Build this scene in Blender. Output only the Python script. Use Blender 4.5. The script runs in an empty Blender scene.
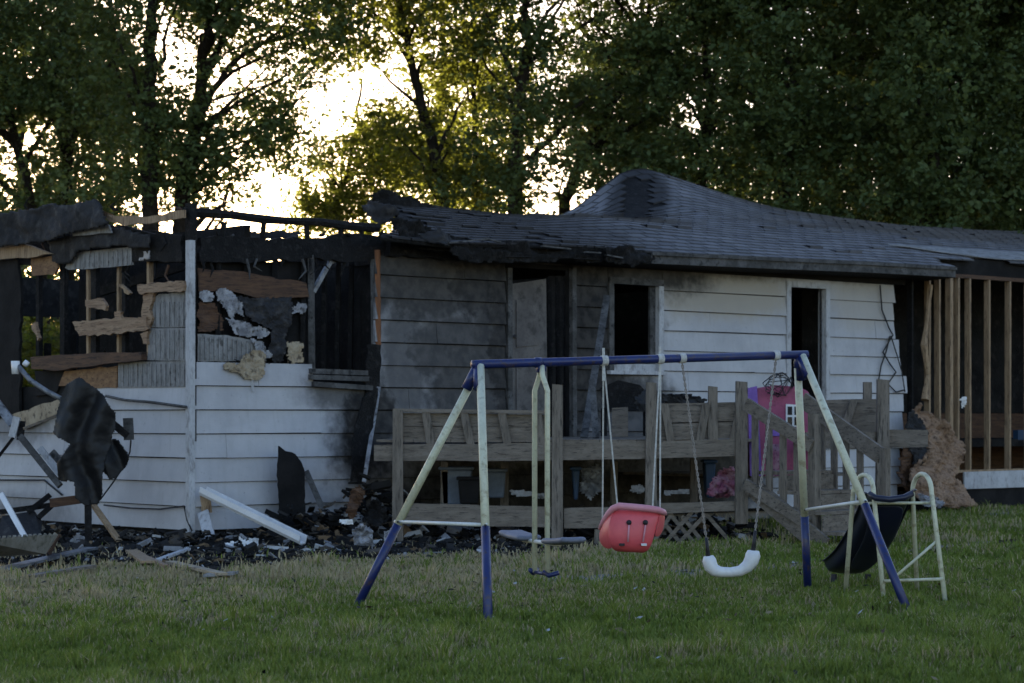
import bpy, math, random
import numpy as np
from mathutils import Vector, Matrix, noise

random.seed(7)
rng = np.random.default_rng(7)
scene = bpy.context.scene
COL = scene.collection

# ------------------------------------------------------------------ camera
F, CX, YH, EYE = 2200.0, 512.0, 418.0, 1.47      # focal length in px, centre column, horizon row, eye height
cam_data = bpy.data.cameras.new("camera")
cam_data.sensor_width = 36.0
cam_data.lens = 36.0 * F / 1024.0
cam_data.shift_y = (YH - 341.5) / 1024.0
cam_data.clip_start, cam_data.clip_end = 0.1, 2000.0
camera = bpy.data.objects.new("camera", cam_data)
COL.objects.link(camera)
camera.location = (0, 0, EYE)
camera.rotation_euler = (math.radians(90), 0, 0)
scene.camera = camera
cam_data.dof.use_dof = True            # focused on the swing set, as in the photograph
cam_data.dof.focus_distance = 17.6
cam_data.dof.aperture_fstop = 4.0

# ------------------------------------------------------------------ sky, sun, exposure
SUN_ELEV, SUN_AZ = math.radians(6.5), math.radians(-11.5)     # azimuth: from +Y towards +X
world = bpy.data.worlds.new("World")
scene.world = world
world.use_nodes = True
wn = world.node_tree
wn.nodes.clear()
sky = wn.nodes.new("ShaderNodeTexSky")
sky.sky_type = 'NISHITA'
sky.sun_disc = False
sky.sun_elevation = SUN_ELEV
sky.sun_rotation = SUN_AZ
sky.air_density, sky.dust_density, sky.ozone_density = 1.0, 0.7, 1.4
bg = wn.nodes.new("ShaderNodeBackground")
bg.inputs[1].default_value = 0.12
wo = wn.nodes.new("ShaderNodeOutputWorld")
wn.links.new(sky.outputs[0], bg.inputs[0])
wn.links.new(bg.outputs[0], wo.inputs[0])

sun_data = bpy.data.lights.new("sun", 'SUN')
sun_data.energy = 4.0
sun_data.angle = math.radians(0.53)
sun_data.color = (1.0, 0.86, 0.62)
sun = bpy.data.objects.new("sun", sun_data)
COL.objects.link(sun)
sd = Vector((math.sin(SUN_AZ) * math.cos(SUN_ELEV), math.cos(SUN_AZ) * math.cos(SUN_ELEV), math.sin(SUN_ELEV)))
sun.rotation_euler = (-sd).to_track_quat('-Z', 'Y').to_euler()
sun.location = sd * 200

scene.view_settings.view_transform = 'Standard'
scene.view_settings.look = 'None'
scene.view_settings.gamma = 1.0
scene.view_settings.use_curve_mapping = False
scene.view_settings.exposure = 1.9
scene.view_settings.use_white_balance = True        # the camera's white balance: set cool, as in the photograph
scene.view_settings.white_balance_temperature = 5900.0
scene.view_settings.white_balance_tint = 24.0
scene.render.engine = 'CYCLES'
scene.cycles.use_denoising = True
scene.cycles.max_bounces = 6
scene.cycles.transparent_max_bounces = 6
scene.cycles.sample_clamp_indirect = 6.0

# ------------------------------------------------------------------ geometry of the place
ANG = math.radians(41.6)
A_ = Vector((math.cos(ANG), math.sin(ANG)))       # along the long front wall, to the right
N_ = Vector((-math.sin(ANG), math.cos(ANG)))      # into the house
C0 = Vector((-3.71, 25.40))                       # the near corner of the house

def W(u, v, z):
    p = C0 + A_ * u + N_ * v
    return Vector((p.x, p.y, z))

def hp(x, y, v=0.0):
    """pixel -> house (u, v, z) on a plane parallel to the front wall"""
    dx, dz = (x - CX) / F, (YH - y) / F
    t = (v + C0.dot(N_)) / (dx * N_.x + N_.y)
    P = Vector((dx * t, t))
    return ((P - C0).dot(A_), v, EYE + dz * t)

def ep(x, y, u=0.0):
    """pixel -> house (u, v, z) on a plane parallel to the end wall"""
    dx, dz = (x - CX) / F, (YH - y) / F
    t = (u + C0.dot(A_)) / (dx * A_.x + A_.y)
    P = Vector((dx * t, t))
    return (u, (P - C0).dot(N_), EYE + dz * t)

def gp(x, y, z=0.0):
    t = F * (EYE - z) / (y - YH)
    return Vector(((x - CX) / F * t, t, z))

def dp(x, y, d):
    return Vector(((x - CX) / F * d, d, EYE + (YH - y) / F * d))

def hw(x, y, v=0.0):
    return W(*hp(x, y, v))

def ew(x, y, u=0.0):
    return W(*ep(x, y, u))

# ------------------------------------------------------------------ materials
def nodes_of(name):
    m = bpy.data.materials.new(name)
    m.use_nodes = True
    nt = m.node_tree
    b = nt.nodes["Principled BSDF"]
    return m, nt, b

def N(nt, kind, **kw):
    n = nt.nodes.new(kind)
    for k, v in kw.items():
        if isinstance(k, str) and k.startswith("i_"):
            n.inputs[int(k[2:])].default_value = v
        else:
            setattr(n, k, v)
    return n

def mathn(nt, op, a, b=None, c=None, clamp=False):
    n = nt.nodes.new("ShaderNodeMath")
    n.operation = op
    n.use_clamp = clamp
    for i, s in enumerate((a, b, c)):
        if s is None:
            continue
        if isinstance(s, (int, float)):
            n.inputs[i].default_value = s
        else:
            nt.links.new(s, n.inputs[i])
    return n.outputs[0]

def mixc(nt, f, a, b):
    n = nt.nodes.new("ShaderNodeMix")
    n.data_type = 'RGBA'
    n.clamp_factor = True
    for s, i in ((f, 0), (a, 6), (b, 7)):
        if isinstance(s, (int, float)):
            n.inputs[i].default_value = s
        elif isinstance(s, (tuple, list)):
            n.inputs[i].default_value = (*s[:3], 1)
        else:
            nt.links.new(s, n.inputs[i])
    return n.outputs[2]

def ramp(nt, fac, lo, hi):
    n = nt.nodes.new("ShaderNodeMapRange")
    n.interpolation_type = 'SMOOTHSTEP'
    nt.links.new(fac, n.inputs[0])
    n.inputs[1].default_value, n.inputs[2].default_value = lo, hi
    return n.outputs[0]

def noisen(nt, vec, scale, detail=5.0, rough=0.6):
    n = nt.nodes.new("ShaderNodeTexNoise")
    n.inputs["Scale"].default_value = scale
    n.inputs["Detail"].default_value = detail
    n.inputs["Roughness"].default_value = rough
    if vec is not None:
        nt.links.new(vec, n.inputs["Vector"])
    return n.outputs[0]

def objcoord(nt, scale=(1, 1, 1)):
    t = nt.nodes.new("ShaderNodeTexCoord")
    mp = nt.nodes.new("ShaderNodeMapping")
    mp.inputs["Scale"].default_value = scale
    nt.links.new(t.outputs["Object"], mp.inputs[0])
    return mp.outputs[0]

def mat(name, c1, c2=None, c3=None, scale=6.0, stretch=(1, 1, 1), rough=0.75, bump=0.15, metal=0.0, spec=0.3,
        lo=0.35, hi=0.65, dirt=0.3, bumpdist=0.01, tint=False):
    """two or three tones of noise over the object's own coordinates, plus fine relief"""
    m, nt, b = nodes_of(name)
    co = objcoord(nt, stretch)
    c2 = c2 or tuple(x * 0.75 for x in c1)
    col = mixc(nt, ramp(nt, noisen(nt, co, scale), lo, hi), c1, c2)
    if c3:
        col = mixc(nt, ramp(nt, noisen(nt, co, scale * 2.7, 6), 0.52, 0.68), col, c3)
    fine = noisen(nt, co, scale * 9, 4)
    if dirt:
        dk = mathn(nt, 'MULTIPLY', ramp(nt, fine, 0.45, 0.75), dirt)
        col = mixc(nt, dk, col, tuple(x * 0.35 for x in c2))
    if tint:
        at = N(nt, "ShaderNodeAttribute", attribute_name="tint")
        mx = nt.nodes.new("ShaderNodeMix")
        mx.data_type = 'RGBA'; mx.blend_type = 'MULTIPLY'; mx.inputs[0].default_value = 1.0
        nt.links.new(col, mx.inputs[6]); nt.links.new(at.outputs[0], mx.inputs[7])
        col = mx.outputs[2]
    nt.links.new(col, b.inputs["Base Color"])
    b.inputs["Roughness"].default_value = rough
    b.inputs["Metallic"].default_value = metal
    b.inputs["Specular IOR Level"].default_value = spec
    if bump:
        bn = nt.nodes.new("ShaderNodeBump")
        bn.inputs["Strength"].default_value = bump
        bn.inputs["Distance"].default_value = bumpdist
        nt.links.new(fine, bn.inputs["Height"])
        nt.links.new(bn.outputs[0], b.inputs["Normal"])
    return m

def siding_mat(name, axis, blobs, tan_blobs=()):
    """white lap-siding paint with soot stains of their own shape and other dark patches, given in wall coordinates"""
    m, nt, b = nodes_of(name)
    t = nt.nodes.new("ShaderNodeTexCoord")
    sp = nt.nodes.new("ShaderNodeSeparateXYZ")
    nt.links.new(t.outputs["Object"], sp.inputs[0])
    a, z = sp.outputs[axis], sp.outputs[2]
    n1 = noisen(nt, t.outputs["Object"], 1.3, 6, 0.65)
    n2 = noisen(nt, t.outputs["Object"], 7.0, 5, 0.6)
    streak = noisen(nt, objcoord(nt, (9, 9, 0.8)), 2.0, 4)
    wob = mathn(nt, 'MULTIPLY', mathn(nt, 'SUBTRACT', n1, 0.5), 2.2)
    wob = mathn(nt, 'ADD', wob, mathn(nt, 'MULTIPLY', mathn(nt, 'SUBTRACT', n2, 0.5), 1.25))

    def field(bl):
        tot = None
        for (u0, z0, ru, rz, st) in bl:
            du = mathn(nt, 'DIVIDE', mathn(nt, 'SUBTRACT', a, u0), ru)
            dz = mathn(nt, 'DIVIDE', mathn(nt, 'SUBTRACT', z, z0), rz)
            r = mathn(nt, 'SQRT', mathn(nt, 'ADD', mathn(nt, 'MULTIPLY', du, du), mathn(nt, 'MULTIPLY', dz, dz)))
            r = mathn(nt, 'ADD', r, mathn(nt, 'MULTIPLY', wob, 0.45))
            f = mathn(nt, 'MULTIPLY', mathn(nt, 'SUBTRACT', 1.0, ramp(nt, r, 0.45, 1.2)), st)
            tot = f if tot is None else mathn(nt, 'MAXIMUM', tot, f)
        return tot
    paint = mixc(nt, ramp(nt, n1, 0.35, 0.7), (0.47, 0.465, 0.475), (0.37, 0.365, 0.38))
    grime = mathn(nt, 'MULTIPLY', ramp(nt, streak, 0.5, 0.75), 0.30)
    paint = mixc(nt, grime, paint, (0.33, 0.32, 0.31))
    specks = mathn(nt, 'MULTIPLY', ramp(nt, noisen(nt, t.outputs["Object"], 24.0, 3), 0.66, 0.74), 0.5)
    paint = mixc(nt, specks, paint, (0.18, 0.17, 0.16))
    if tan_blobs:
        paint = mixc(nt, field(tan_blobs), paint, (0.36, 0.315, 0.25))
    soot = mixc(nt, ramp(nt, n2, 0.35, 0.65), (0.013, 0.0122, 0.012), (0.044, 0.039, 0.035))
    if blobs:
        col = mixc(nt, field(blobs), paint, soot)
    else:
        col = paint
    nt.links.new(col, b.inputs["Base Color"])
    b.inputs["Roughness"].default_value = 0.7
    b.inputs["Specular IOR Level"].default_value = 0.25
    bn = nt.nodes.new("ShaderNodeBump")
    bn.inputs["Strength"].default_value = 0.25
    bn.inputs["Distance"].default_value = 0.006
    nt.links.new(noisen(nt, objcoord(nt, (1, 1, 6)), 14.0, 4), bn.inputs["Height"])
    nt.links.new(bn.outputs[0], b.inputs["Normal"])
    return m

def blob(x, y, rx, ry, st, fn=hp, ax=0):
    p, q, r = fn(x, y), fn(x + rx, y), fn(x, y - ry)
    return (p[ax], p[2], abs(q[ax] - p[ax]), abs(r[2] - p[2]), st)

M = {}
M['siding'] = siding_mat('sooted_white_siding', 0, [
    blob(370, 430, 44, 80, 0.98), blob(348, 390, 55, 26, 0.8), blob(440, 270, 105, 60, 0.93), blob(470, 385, 75, 80, 0.92),
    blob(405, 360, 40, 120, 0.80), blob(490, 330, 40, 130, 0.93), blob(400, 310, 22, 26, 0.85), blob(420, 262, 60, 18, 0.9), blob(545, 330, 85, 170, 0.97), blob(600, 330, 58, 170, 0.98), blob(640, 268, 85, 32, 0.93),
    blob(720, 263, 110, 17, 0.85), blob(635, 400, 44, 34, 0.9), blob(620, 430, 60, 50, 0.85), blob(850, 272, 80, 12, 0.7),
    blob(330, 360, 40, 18, 0.45), blob(460, 500, 110, 62, 0.97), blob(560, 490, 90, 60, 0.97), blob(650, 485, 90, 56, 0.97), blob(720, 480, 70, 50, 0.95), blob(430, 290, 85, 62, 0.93), blob(455, 350, 75, 75, 0.90), blob(480, 290, 60, 60, 0.97), blob(505, 320, 36, 170, 0.99), blob(580, 340, 50, 190, 1.0), blob(560, 490, 200, 50, 1.0), blob(700, 485, 80, 45, 1.0)],  # the lowest patches darken the wall below the deck floor
    [blob(720, 295, 90, 30, 0.85), blob(868, 305, 45, 32, 0.55), blob(420, 270, 60, 40, 0.5)])
M['siding_end'] = siding_mat('white_siding_end_wall', 1, [blob(20, 420, 40, 30, 0.6, ep, 1), blob(30, 515, 60, 26, 0.55, ep, 1)],
                             [blob(70, 420, 40, 26, 0.4, ep, 1)])
M['trim'] = mat('weathered_white_trim', (0.48, 0.48, 0.49), (0.40, 0.40, 0.41), (0.26, 0.25, 0.245), scale=5, stretch=(1, 1, 0.4), dirt=0.4)
M['trim_soot'] = mat('sooted_trim', (0.11, 0.107, 0.105), (0.05, 0.048, 0.046), (0.02, 0.02, 0.02), scale=5, dirt=0.6)
M['char'] = mat('charred_wood', (0.008, 0.0078, 0.0078), (0.015, 0.014, 0.014), (0.030, 0.028, 0.027), scale=5, stretch=(1, 1, 1), rough=0.85, bump=0.9, bumpdist=0.03, spec=0.2)
M['char_flat'] = mat('charred_board', (0.010, 0.0098, 0.010), (0.019, 0.018, 0.018), scale=3, rough=0.9, bump=0.5, spec=0.15)
M['felt'] = mat('black_roofing_felt', (0.017, 0.017, 0.019), (0.030, 0.030, 0.033), (0.055, 0.052, 0.052), scale=2.5, rough=0.8, bump=0.6, bumpdist=0.02, spec=0.25)
M['raw'] = mat('raw_pine', (0.34, 0.235, 0.15), (0.25, 0.16, 0.10), (0.07, 0.042, 0.028), scale=2.4, stretch=(3, 0.8, 9), dirt=0.6, bump=0.5)
M['stud'] = mat('stud_pine', (0.36, 0.25, 0.15), (0.25, 0.17, 0.10), (0.12, 0.075, 0.045), scale=3, stretch=(4, 4, 0.5), dirt=0.5)
M['brown'] = mat('heat_browned_wood', (0.125, 0.066, 0.036), (0.07, 0.038, 0.024), (0.022, 0.015, 0.012), scale=2.4, stretch=(0.8, 0.8, 9), dirt=0.6, bump=0.5)
M['rust'] = mat('scorched_orange_stud', (0.25, 0.10, 0.04), (0.15, 0.065, 0.03), scale=6, stretch=(3, 3, 0.6))
M['osb'] = mat('strand_board', (0.27, 0.155, 0.075), (0.17, 0.09, 0.045), (0.08, 0.045, 0.028), scale=9, stretch=(1, 0.8, 2), dirt=0.4)
M['rib'] = mat('grey_ribbed_sheathing', (0.27, 0.265, 0.26), (0.19, 0.185, 0.18), (0.10, 0.095, 0.09), scale=4, stretch=(1, 3, 1), dirt=0.4)
M['foil'] = mat('foil_facing', (0.46, 0.46, 0.48), (0.20, 0.20, 0.215), (0.06, 0.055, 0.05), scale=7, rough=0.42, metal=0.35, bump=0.8, bumpdist=0.03)
M['foam'] = mat('tan_insulation_board', (0.38, 0.31, 0.215), (0.28, 0.22, 0.145), (0.09, 0.068, 0.05), scale=5, dirt=0.35)
M['batt'] = mat('pink_brown_insulation_batt', (0.43, 0.285, 0.19), (0.31, 0.20, 0.13), (0.13, 0.08, 0.055), scale=4, dirt=0.6, bump=1.0, bumpdist=0.05, rough=0.95, spec=0.05)
M['dwood'] = mat('weathered_grey_deck_wood', (0.205, 0.172, 0.138), (0.14, 0.115, 0.09), (0.06, 0.05, 0.04), scale=3.5, stretch=(0.7, 3, 5), dirt=0.5, bump=0.35)
M['dpost'] = mat('weathered_deck_post', (0.205, 0.172, 0.138), (0.13, 0.108, 0.085), (0.055, 0.046, 0.037), scale=3.5, stretch=(4, 4, 0.5), dirt=0.5, bump=0.35)
M['concrete'] = mat('stained_concrete', (0.22, 0.20, 0.18), (0.15, 0.135, 0.12), (0.08, 0.072, 0.066), scale=3, rough=0.9)
M['pathc'] = mat('old_path_concrete', (0.21, 0.195, 0.165), (0.15, 0.138, 0.112), (0.085, 0.08, 0.058), scale=4, rough=0.9)
M['blue'] = mat('blue_swing_paint', (0.013, 0.024, 0.12), (0.010, 0.018, 0.09), (0.05, 0.035, 0.05), scale=7, rough=0.38, bump=0.05, spec=0.5, dirt=0.2)
M['cream'] = mat('cream_swing_paint', (0.60, 0.60, 0.44), (0.52, 0.51, 0.37), (0.36, 0.33, 0.22), scale=5, rough=0.4, bump=0.05, spec=0.45, dirt=0.2)
M['whitep'] = mat('white_tube_paint', (0.70, 0.70, 0.66), (0.60, 0.60, 0.56), scale=6, rough=0.4, bump=0.05, spec=0.45, dirt=0.2)
M['red'] = mat('faded_red_plastic', (0.70, 0.10, 0.115), (0.60, 0.08, 0.095), scale=3, rough=0.42, bump=0.04, spec=0.5, dirt=0.08)
M['redpale'] = mat('sun_faded_pink_plastic', (0.66, 0.30, 0.35), (0.58, 0.22, 0.26), scale=3, rough=0.45, bump=0.04, spec=0.4, dirt=0.1)
M['whiteplastic'] = mat('white_swing_plastic', (0.74, 0.74, 0.74), (0.64, 0.64, 0.65), scale=4, rough=0.4, bump=0.05, spec=0.45, dirt=0.12)
M['navy'] = mat('navy_slide_plastic', (0.010, 0.013, 0.034), (0.016, 0.019, 0.042), scale=4, rough=0.36, bump=0.05, spec=0.45, dirt=0.1)
M['steelblue'] = mat('grey_blue_seat_plastic', (0.17, 0.18, 0.23), (0.12, 0.13, 0.17), scale=5, rough=0.5, bump=0.05)
M['rope'] = mat('pale_rope', (0.58, 0.57, 0.54), (0.42, 0.41, 0.38), scale=40, rough=0.9)
M['chain'] = mat('dull_chain', (0.34, 0.30, 0.27), (0.22, 0.20, 0.18), scale=30, rough=0.7, metal=0.0)
M['darkmetal'] = mat('dark_hardware', (0.03, 0.03, 0.035), (0.05, 0.048, 0.05), scale=12, rough=0.5, metal=0.5)
M['pink'] = mat('pink_playhouse_plastic', (0.34, 0.075, 0.145), (0.28, 0.058, 0.115), (0.19, 0.04, 0.085), scale=3, rough=0.5, bump=0.05, dirt=0.15)
M['purple'] = mat('purple_playhouse_plastic', (0.22, 0.11, 0.42), (0.16, 0.08, 0.32), scale=5, rough=0.5, bump=0.05)
M['pinkcloth'] = mat('pink_patterned_cloth', (0.30, 0.09, 0.15), (0.36, 0.22, 0.26), (0.13, 0.035, 0.07), scale=9, rough=0.9, bump=0.3)
M['tub'] = mat('blue_grey_tub_plastic', (0.13, 0.16, 0.21), (0.09, 0.115, 0.155), scale=4, rough=0.5, bump=0.05)
M['tubblue'] = mat('blue_tub_plastic', (0.03, 0.065, 0.13), (0.022, 0.05, 0.10), scale=4, rough=0.5, bump=0.05)
M['tarp'] = mat('burnt_black_cloth', (0.006, 0.006, 0.007), (0.0085, 0.0085, 0.0095), (0.011, 0.011, 0.012), scale=3, rough=0.55, bump=0.3, bumpdist=0.02, spec=0.35)
M['wire'] = mat('black_cable', (0.012, 0.012, 0.012), (0.02, 0.02, 0.02), scale=9, rough=0.6, bump=0)
M['greytube'] = mat('sooted_aluminium', (0.25, 0.26, 0.28), (0.14, 0.145, 0.155), (0.05, 0.05, 0.055), scale=5, rough=0.5, metal=0.4)
M['bark'] = mat('dark_bark', (0.045, 0.036, 0.028), (0.025, 0.020, 0.016), (0.075, 0.062, 0.048), scale=5, stretch=(2, 2, 0.5), rough=0.95, bump=1.0, bumpdist=0.05, spec=0.1)
M['rubble'] = mat('rubble_shards', (0.9, 0.9, 0.9), (0.65, 0.65, 0.65), scale=6, rough=0.85, bump=0.4, tint=True, spec=0.2)
M['black_int'] = mat('charred_interior', (0.012, 0.0115, 0.0115), (0.022, 0.021, 0.020), (0.034, 0.031, 0.029), scale=2.5, rough=0.95, bump=0.6, bumpdist=0.03, spec=0.1)
M['doorp'] = mat('smoked_door_panel', (0.15, 0.135, 0.125), (0.10, 0.09, 0.085), (0.06, 0.055, 0.052), scale=2.2, dirt=0.4)
M['glassdark'] = mat('sooted_pane', (0.012, 0.013, 0.016), (0.02, 0.02, 0.024), scale=3, rough=0.2, bump=0.0, spec=0.4)

def shingle_mat():
    m, nt, b = nodes_of('grey_asphalt_shingle')
    t = nt.nodes.new("ShaderNodeTexCoord")
    sp = nt.nodes.new("ShaderNodeSeparateXYZ")
    nt.links.new(t.outputs["Object"], sp.inputs[0])
    u, v = sp.outputs[0], sp.outputs[1]
    at = N(nt, "ShaderNodeAttribute", attribute_name="tint")
    n1 = noisen(nt, t.outputs["Object"], 1.1, 6, 0.65)
    n2 = noisen(nt, t.outputs["Object"], 60, 3)
    base = mixc(nt, ramp(nt, n1, 0.35, 0.7), (0.185, 0.18, 0.184), (0.135, 0.132, 0.136))
    base = mixc(nt, mathn(nt, 'MULTIPLY', ramp(nt, n2, 0.4, 0.7), 0.4), base, (0.07, 0.07, 0.072))
    mx = nt.nodes.new("ShaderNodeMix")
    mx.data_type = 'RGBA'; mx.blend_type = 'MULTIPLY'; mx.inputs[0].default_value = 1.0
    nt.links.new(base, mx.inputs[6]); nt.links.new(at.outputs[0], mx.inputs[7])
    uu = mathn(nt, 'ADD', u, mathn(nt, 'MULTIPLY', mathn(nt, 'SUBTRACT', n1, 0.5), 3.5))
    soot = mathn(nt, 'SUBTRACT', 1.0, ramp(nt, uu, ROOF_SOOT[0], ROOF_SOOT[1]))
    du = mathn(nt, 'SUBTRACT', mathn(nt, 'SUBTRACT', u, DENT[0]), mathn(nt, 'MULTIPLY', mathn(nt, 'SUBTRACT', v, DENT[1]), DENT_K))
    du = mathn(nt, 'DIVIDE', du, DENT[2])
    dv = mathn(nt, 'DIVIDE', mathn(nt, 'SUBTRACT', v, DENT[1]), DENT[3])
    r = mathn(nt, 'ADD', mathn(nt, 'SQRT', mathn(nt, 'ADD', mathn(nt, 'MULTIPLY', du, du), mathn(nt, 'MULTIPLY', dv, dv))),
              mathn(nt, 'MULTIPLY', mathn(nt, 'SUBTRACT', n1, 0.5), 0.5))
    d2 = mathn(nt, 'MULTIPLY', mathn(nt, 'SUBTRACT', 1.0, ramp(nt, r, 0.95, 1.75)), 0.96)
    soot = mathn(nt, 'MAXIMUM', mathn(nt, 'MULTIPLY', soot, 0.92), d2)
    col = mixc(nt, soot, mx.outputs[2], (0.022, 0.021, 0.022))
    nt.links.new(col, b.inputs["Base Color"])
    b.inputs["Roughness"].default_value = 0.8
    b.inputs["Specular IOR Level"].default_value = 0.3
    bn = nt.nodes.new("ShaderNodeBump")
    bn.inputs["Strength"].default_value = 0.5
    bn.inputs["Distance"].default_value = 0.006
    nt.links.new(n2, bn.inputs["Height"])
    nt.links.new(bn.outputs[0], b.inputs["Normal"])
    return m

def leaf_mat(name, dark, light, trans, tfac):
    m, nt, b = nodes_of(name)
    at = N(nt, "ShaderNodeAttribute", attribute_name="tint")
    sp = nt.nodes.new("ShaderNodeSeparateColor")
    nt.links.new(at.outputs[0], sp.inputs[0])
    col = mixc(nt, sp.outputs[0], dark, light)
    nt.links.new(col, b.inputs["Base Color"])
    b.inputs["Roughness"].default_value = 0.55
    b.inputs["Specular IOR Level"].default_value = 0.25
    tr = nt.nodes.new("ShaderNodeBsdfTranslucent")
    tcol = mixc(nt, sp.outputs[0], tuple(x * 0.6 for x in trans), trans)
    nt.links.new(tcol, tr.inputs[0])
    ms = nt.nodes.new("ShaderNodeMixShader")
    ms.inputs[0].default_value = tfac
    nt.links.new(b.outputs[0], ms.inputs[1]); nt.links.new(tr.outputs[0], ms.inputs[2])
    nt.links.new(ms.outputs[0], nt.nodes["Material Output"].inputs[0])
    return m
M['leaf'] = leaf_mat('green_leaf', (0.042, 0.068, 0.022), (0.112, 0.152, 0.048), (0.16, 0.185, 0.028), 0.36)
M['leafbacklit'] = leaf_mat('backlit_leaf', (0.034, 0.048, 0.018), (0.085, 0.100, 0.034), (0.34, 0.36, 0.030), 0.50)  # yellow of the backlight put into the transmitted leaf colour
M['leafdeep'] = leaf_mat('deep_green_leaf', (0.048, 0.082, 0.028), (0.145, 0.200, 0.068), (0.15, 0.18, 0.028), 0.28)

def grass_mat():
    m, nt, b = nodes_of('lawn_grass')
    at = N(nt, "ShaderNodeAttribute", attribute_name="tint")
    nt.links.new(at.outputs[0], b.inputs["Base Color"])
    b.inputs["Roughness"].default_value = 0.6
    b.inputs["Specular IOR Level"].default_value = 0.2
    tr = nt.nodes.new("ShaderNodeBsdfTranslucent")
    nt.links.new(at.outputs[0], tr.inputs[0])
    ms = nt.nodes.new("ShaderNodeMixShader")
    ms.inputs[0].default_value = 0.32
    nt.links.new(b.outputs[0], ms.inputs[1]); nt.links.new(tr.outputs[0], ms.inputs[2])
    nt.links.new(ms.outputs[0], nt.nodes["Material Output"].inputs[0])
    return m
M['grass'] = grass_mat()
M['soil'] = mat('lawn_soil', (0.055, 0.060, 0.030), (0.075, 0.066, 0.040), (0.035, 0.034, 0.020), scale=0.9, rough=0.95, bump=0.6, bumpdist=0.03, spec=0.1)

# ------------------------------------------------------------------ mesh helpers
def link_mesh(name, verts, faces, material, parent=None, smooth=False, tint=None):
    me = bpy.data.meshes.new(name)
    me.from_pydata([tuple(v) for v in verts], [], faces)
    me.materials.append(material)
    if smooth:
        me.polygons.foreach_set("use_smooth", [True] * len(me.polygons))
    if tint is not None:
        at = me.color_attributes.new("tint", 'FLOAT_COLOR', 'CORNER')
        buf = np.ones((len(me.loops), 4), np.float32)
        if np.ndim(tint) == 1:
            buf[:, :3] = tint
        else:
            k = 0
            for p, c in zip(me.polygons, tint):
                buf[k:k + p.loop_total, :3] = c
                k += p.loop_total
        at.data.foreach_set("color", buf.ravel())
    me.update()
    o = bpy.data.objects.new(name, me)
    COL.objects.link(o)
    if parent is not None:
        o.parent = parent
    return o

class MB:
    def __init__(self):
        self.v, self.f, self.c = [], [], []
    def add(self, vs, fs, col=None):
        k = len(self.v)
        self.v += [Vector(p) for p in vs]
        self.f += [tuple(i + k for i in f) for f in fs]
        if col is not None:
            self.c += [col] * len(fs)
        return self
    def box8(self, c, col=None):
        """corners: bottom ring 0-3, top ring 4-7"""
        return self.add(c, [(3, 2, 1, 0), (4, 5, 6, 7), (0, 1, 5, 4), (1, 2, 6, 5), (2, 3, 7, 6), (3, 0, 4, 7)], col)
    def box(self, lo, hi, col=None):
        (a, b, c), (d, e, f) = lo, hi
        return self.box8([(a, b, c), (d, b, c), (d, e, c), (a, e, c), (a, b, f), (d, b, f), (d, e, f), (a, e, f)], col)
    def beam(self, p0, p1, w, h, up=(0, 0, 1), col=None):
        p0, p1 = Vector(p0), Vector(p1)
        if tuple(up) == (0, 1, 0):          # boards seen face on: h is the face
            w, h = h, w
        d = (p1 - p0).normalized()
        up = Vector(up)
        if abs(d.dot(up)) > 0.98:
            up = Vector((A_.x, A_.y, 0)) if self is not None else up
        s = d.cross(up).normalized() * (w / 2)
        t = s.cross(d).normalized() * (h / 2)
        return self.box8([p0 - s - t, p0 + s - t, p1 + s - t, p1 - s - t, p0 - s + t, p0 + s + t, p1 + s + t, p1 - s + t], col)
    def tube(self, pts, r, n=10, caps=True, flat=1.0, up=None):
        pts = [Vector(p) for p in pts]
        m = len(pts)
        rs = r if isinstance(r, (list, tuple)) else [r] * m
        d0 = (pts[1] - pts[0]).normalized()
        ref = Vector(up) if up else (Vector((0, 0, 1)) if abs(d0.z) < 0.9 else Vector((1, 0, 0)))
        vs, fs = [], []
        for i, p in enumerate(pts):
            d = (pts[min(i + 1, m - 1)] - pts[max(i - 1, 0)]).normalized()
            s = d.cross(ref)
            if s.length < 1e-4:
                s = d.cross(Vector((0.3, 0.8, 0.5)))
            s.normalize()
            t = s.cross(d).normalized()
            ref = t
            for k in range(n):
                a = 2 * math.pi * k / n
                vs.append(p + s * (math.cos(a) * rs[i]) + t * (math.sin(a) * rs[i] * flat))
        for i in range(m - 1):
            for k in range(n):
                k2 = (k + 1) % n
                fs.append((i * n + k, i * n + k2, (i + 1) * n + k2, (i + 1) * n + k))
        if caps:
            fs.append(tuple(range(n - 1, -1, -1)))
            fs.append(tuple((m - 1) * n + k for k in range(n)))
        return self.add(vs, fs)
    def prism(self, pts, off):
        n = len(pts)
        off = Vector(off)
        a = [Vector(p) for p in pts]
        return self.add(a + [p + off for p in a], [tuple(range(n)), tuple(range(2 * n - 1, n - 1, -1))] +
                        [(i, i + n, (i + 1) % n + n, (i + 1) % n) for i in range(n)])
    def build(self, name, material, parent=None, smooth=False, local=False):
        vs = self.v
        if parent is not None and not local:
            w = world_loc(parent)
            vs = [v - w for v in vs]
        return link_mesh(name, vs, self.f, material, parent, smooth, self.c if self.c else None)
    def single(self, name, material, label, cat, group=None, smooth=False):
        """a thing that is one mesh, its origin at its base"""
        xs = [v.x for v in self.v]; ys = [v.y for v in self.v]; zs = [v.z for v in self.v]
        o0 = Vector(((min(xs) + max(xs)) / 2, (min(ys) + max(ys)) / 2, min(zs)))
        o = link_mesh(name, [v - o0 for v in self.v], self.f, material, None, smooth, self.c if self.c else None)
        o.location = o0
        tag(o, label, cat, group)
        return o

def world_loc(o):
    p = Vector((0, 0, 0))
    while o is not None:
        p += Vector(o.location)
        o = o.parent
    return p

def tag(o, label=None, cat=None, group=None, kind=None):
    if label: o["label"] = label
    if cat: o["category"] = cat
    if group: o["group"] = group
    if kind: o["kind"] = kind
    return o

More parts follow.
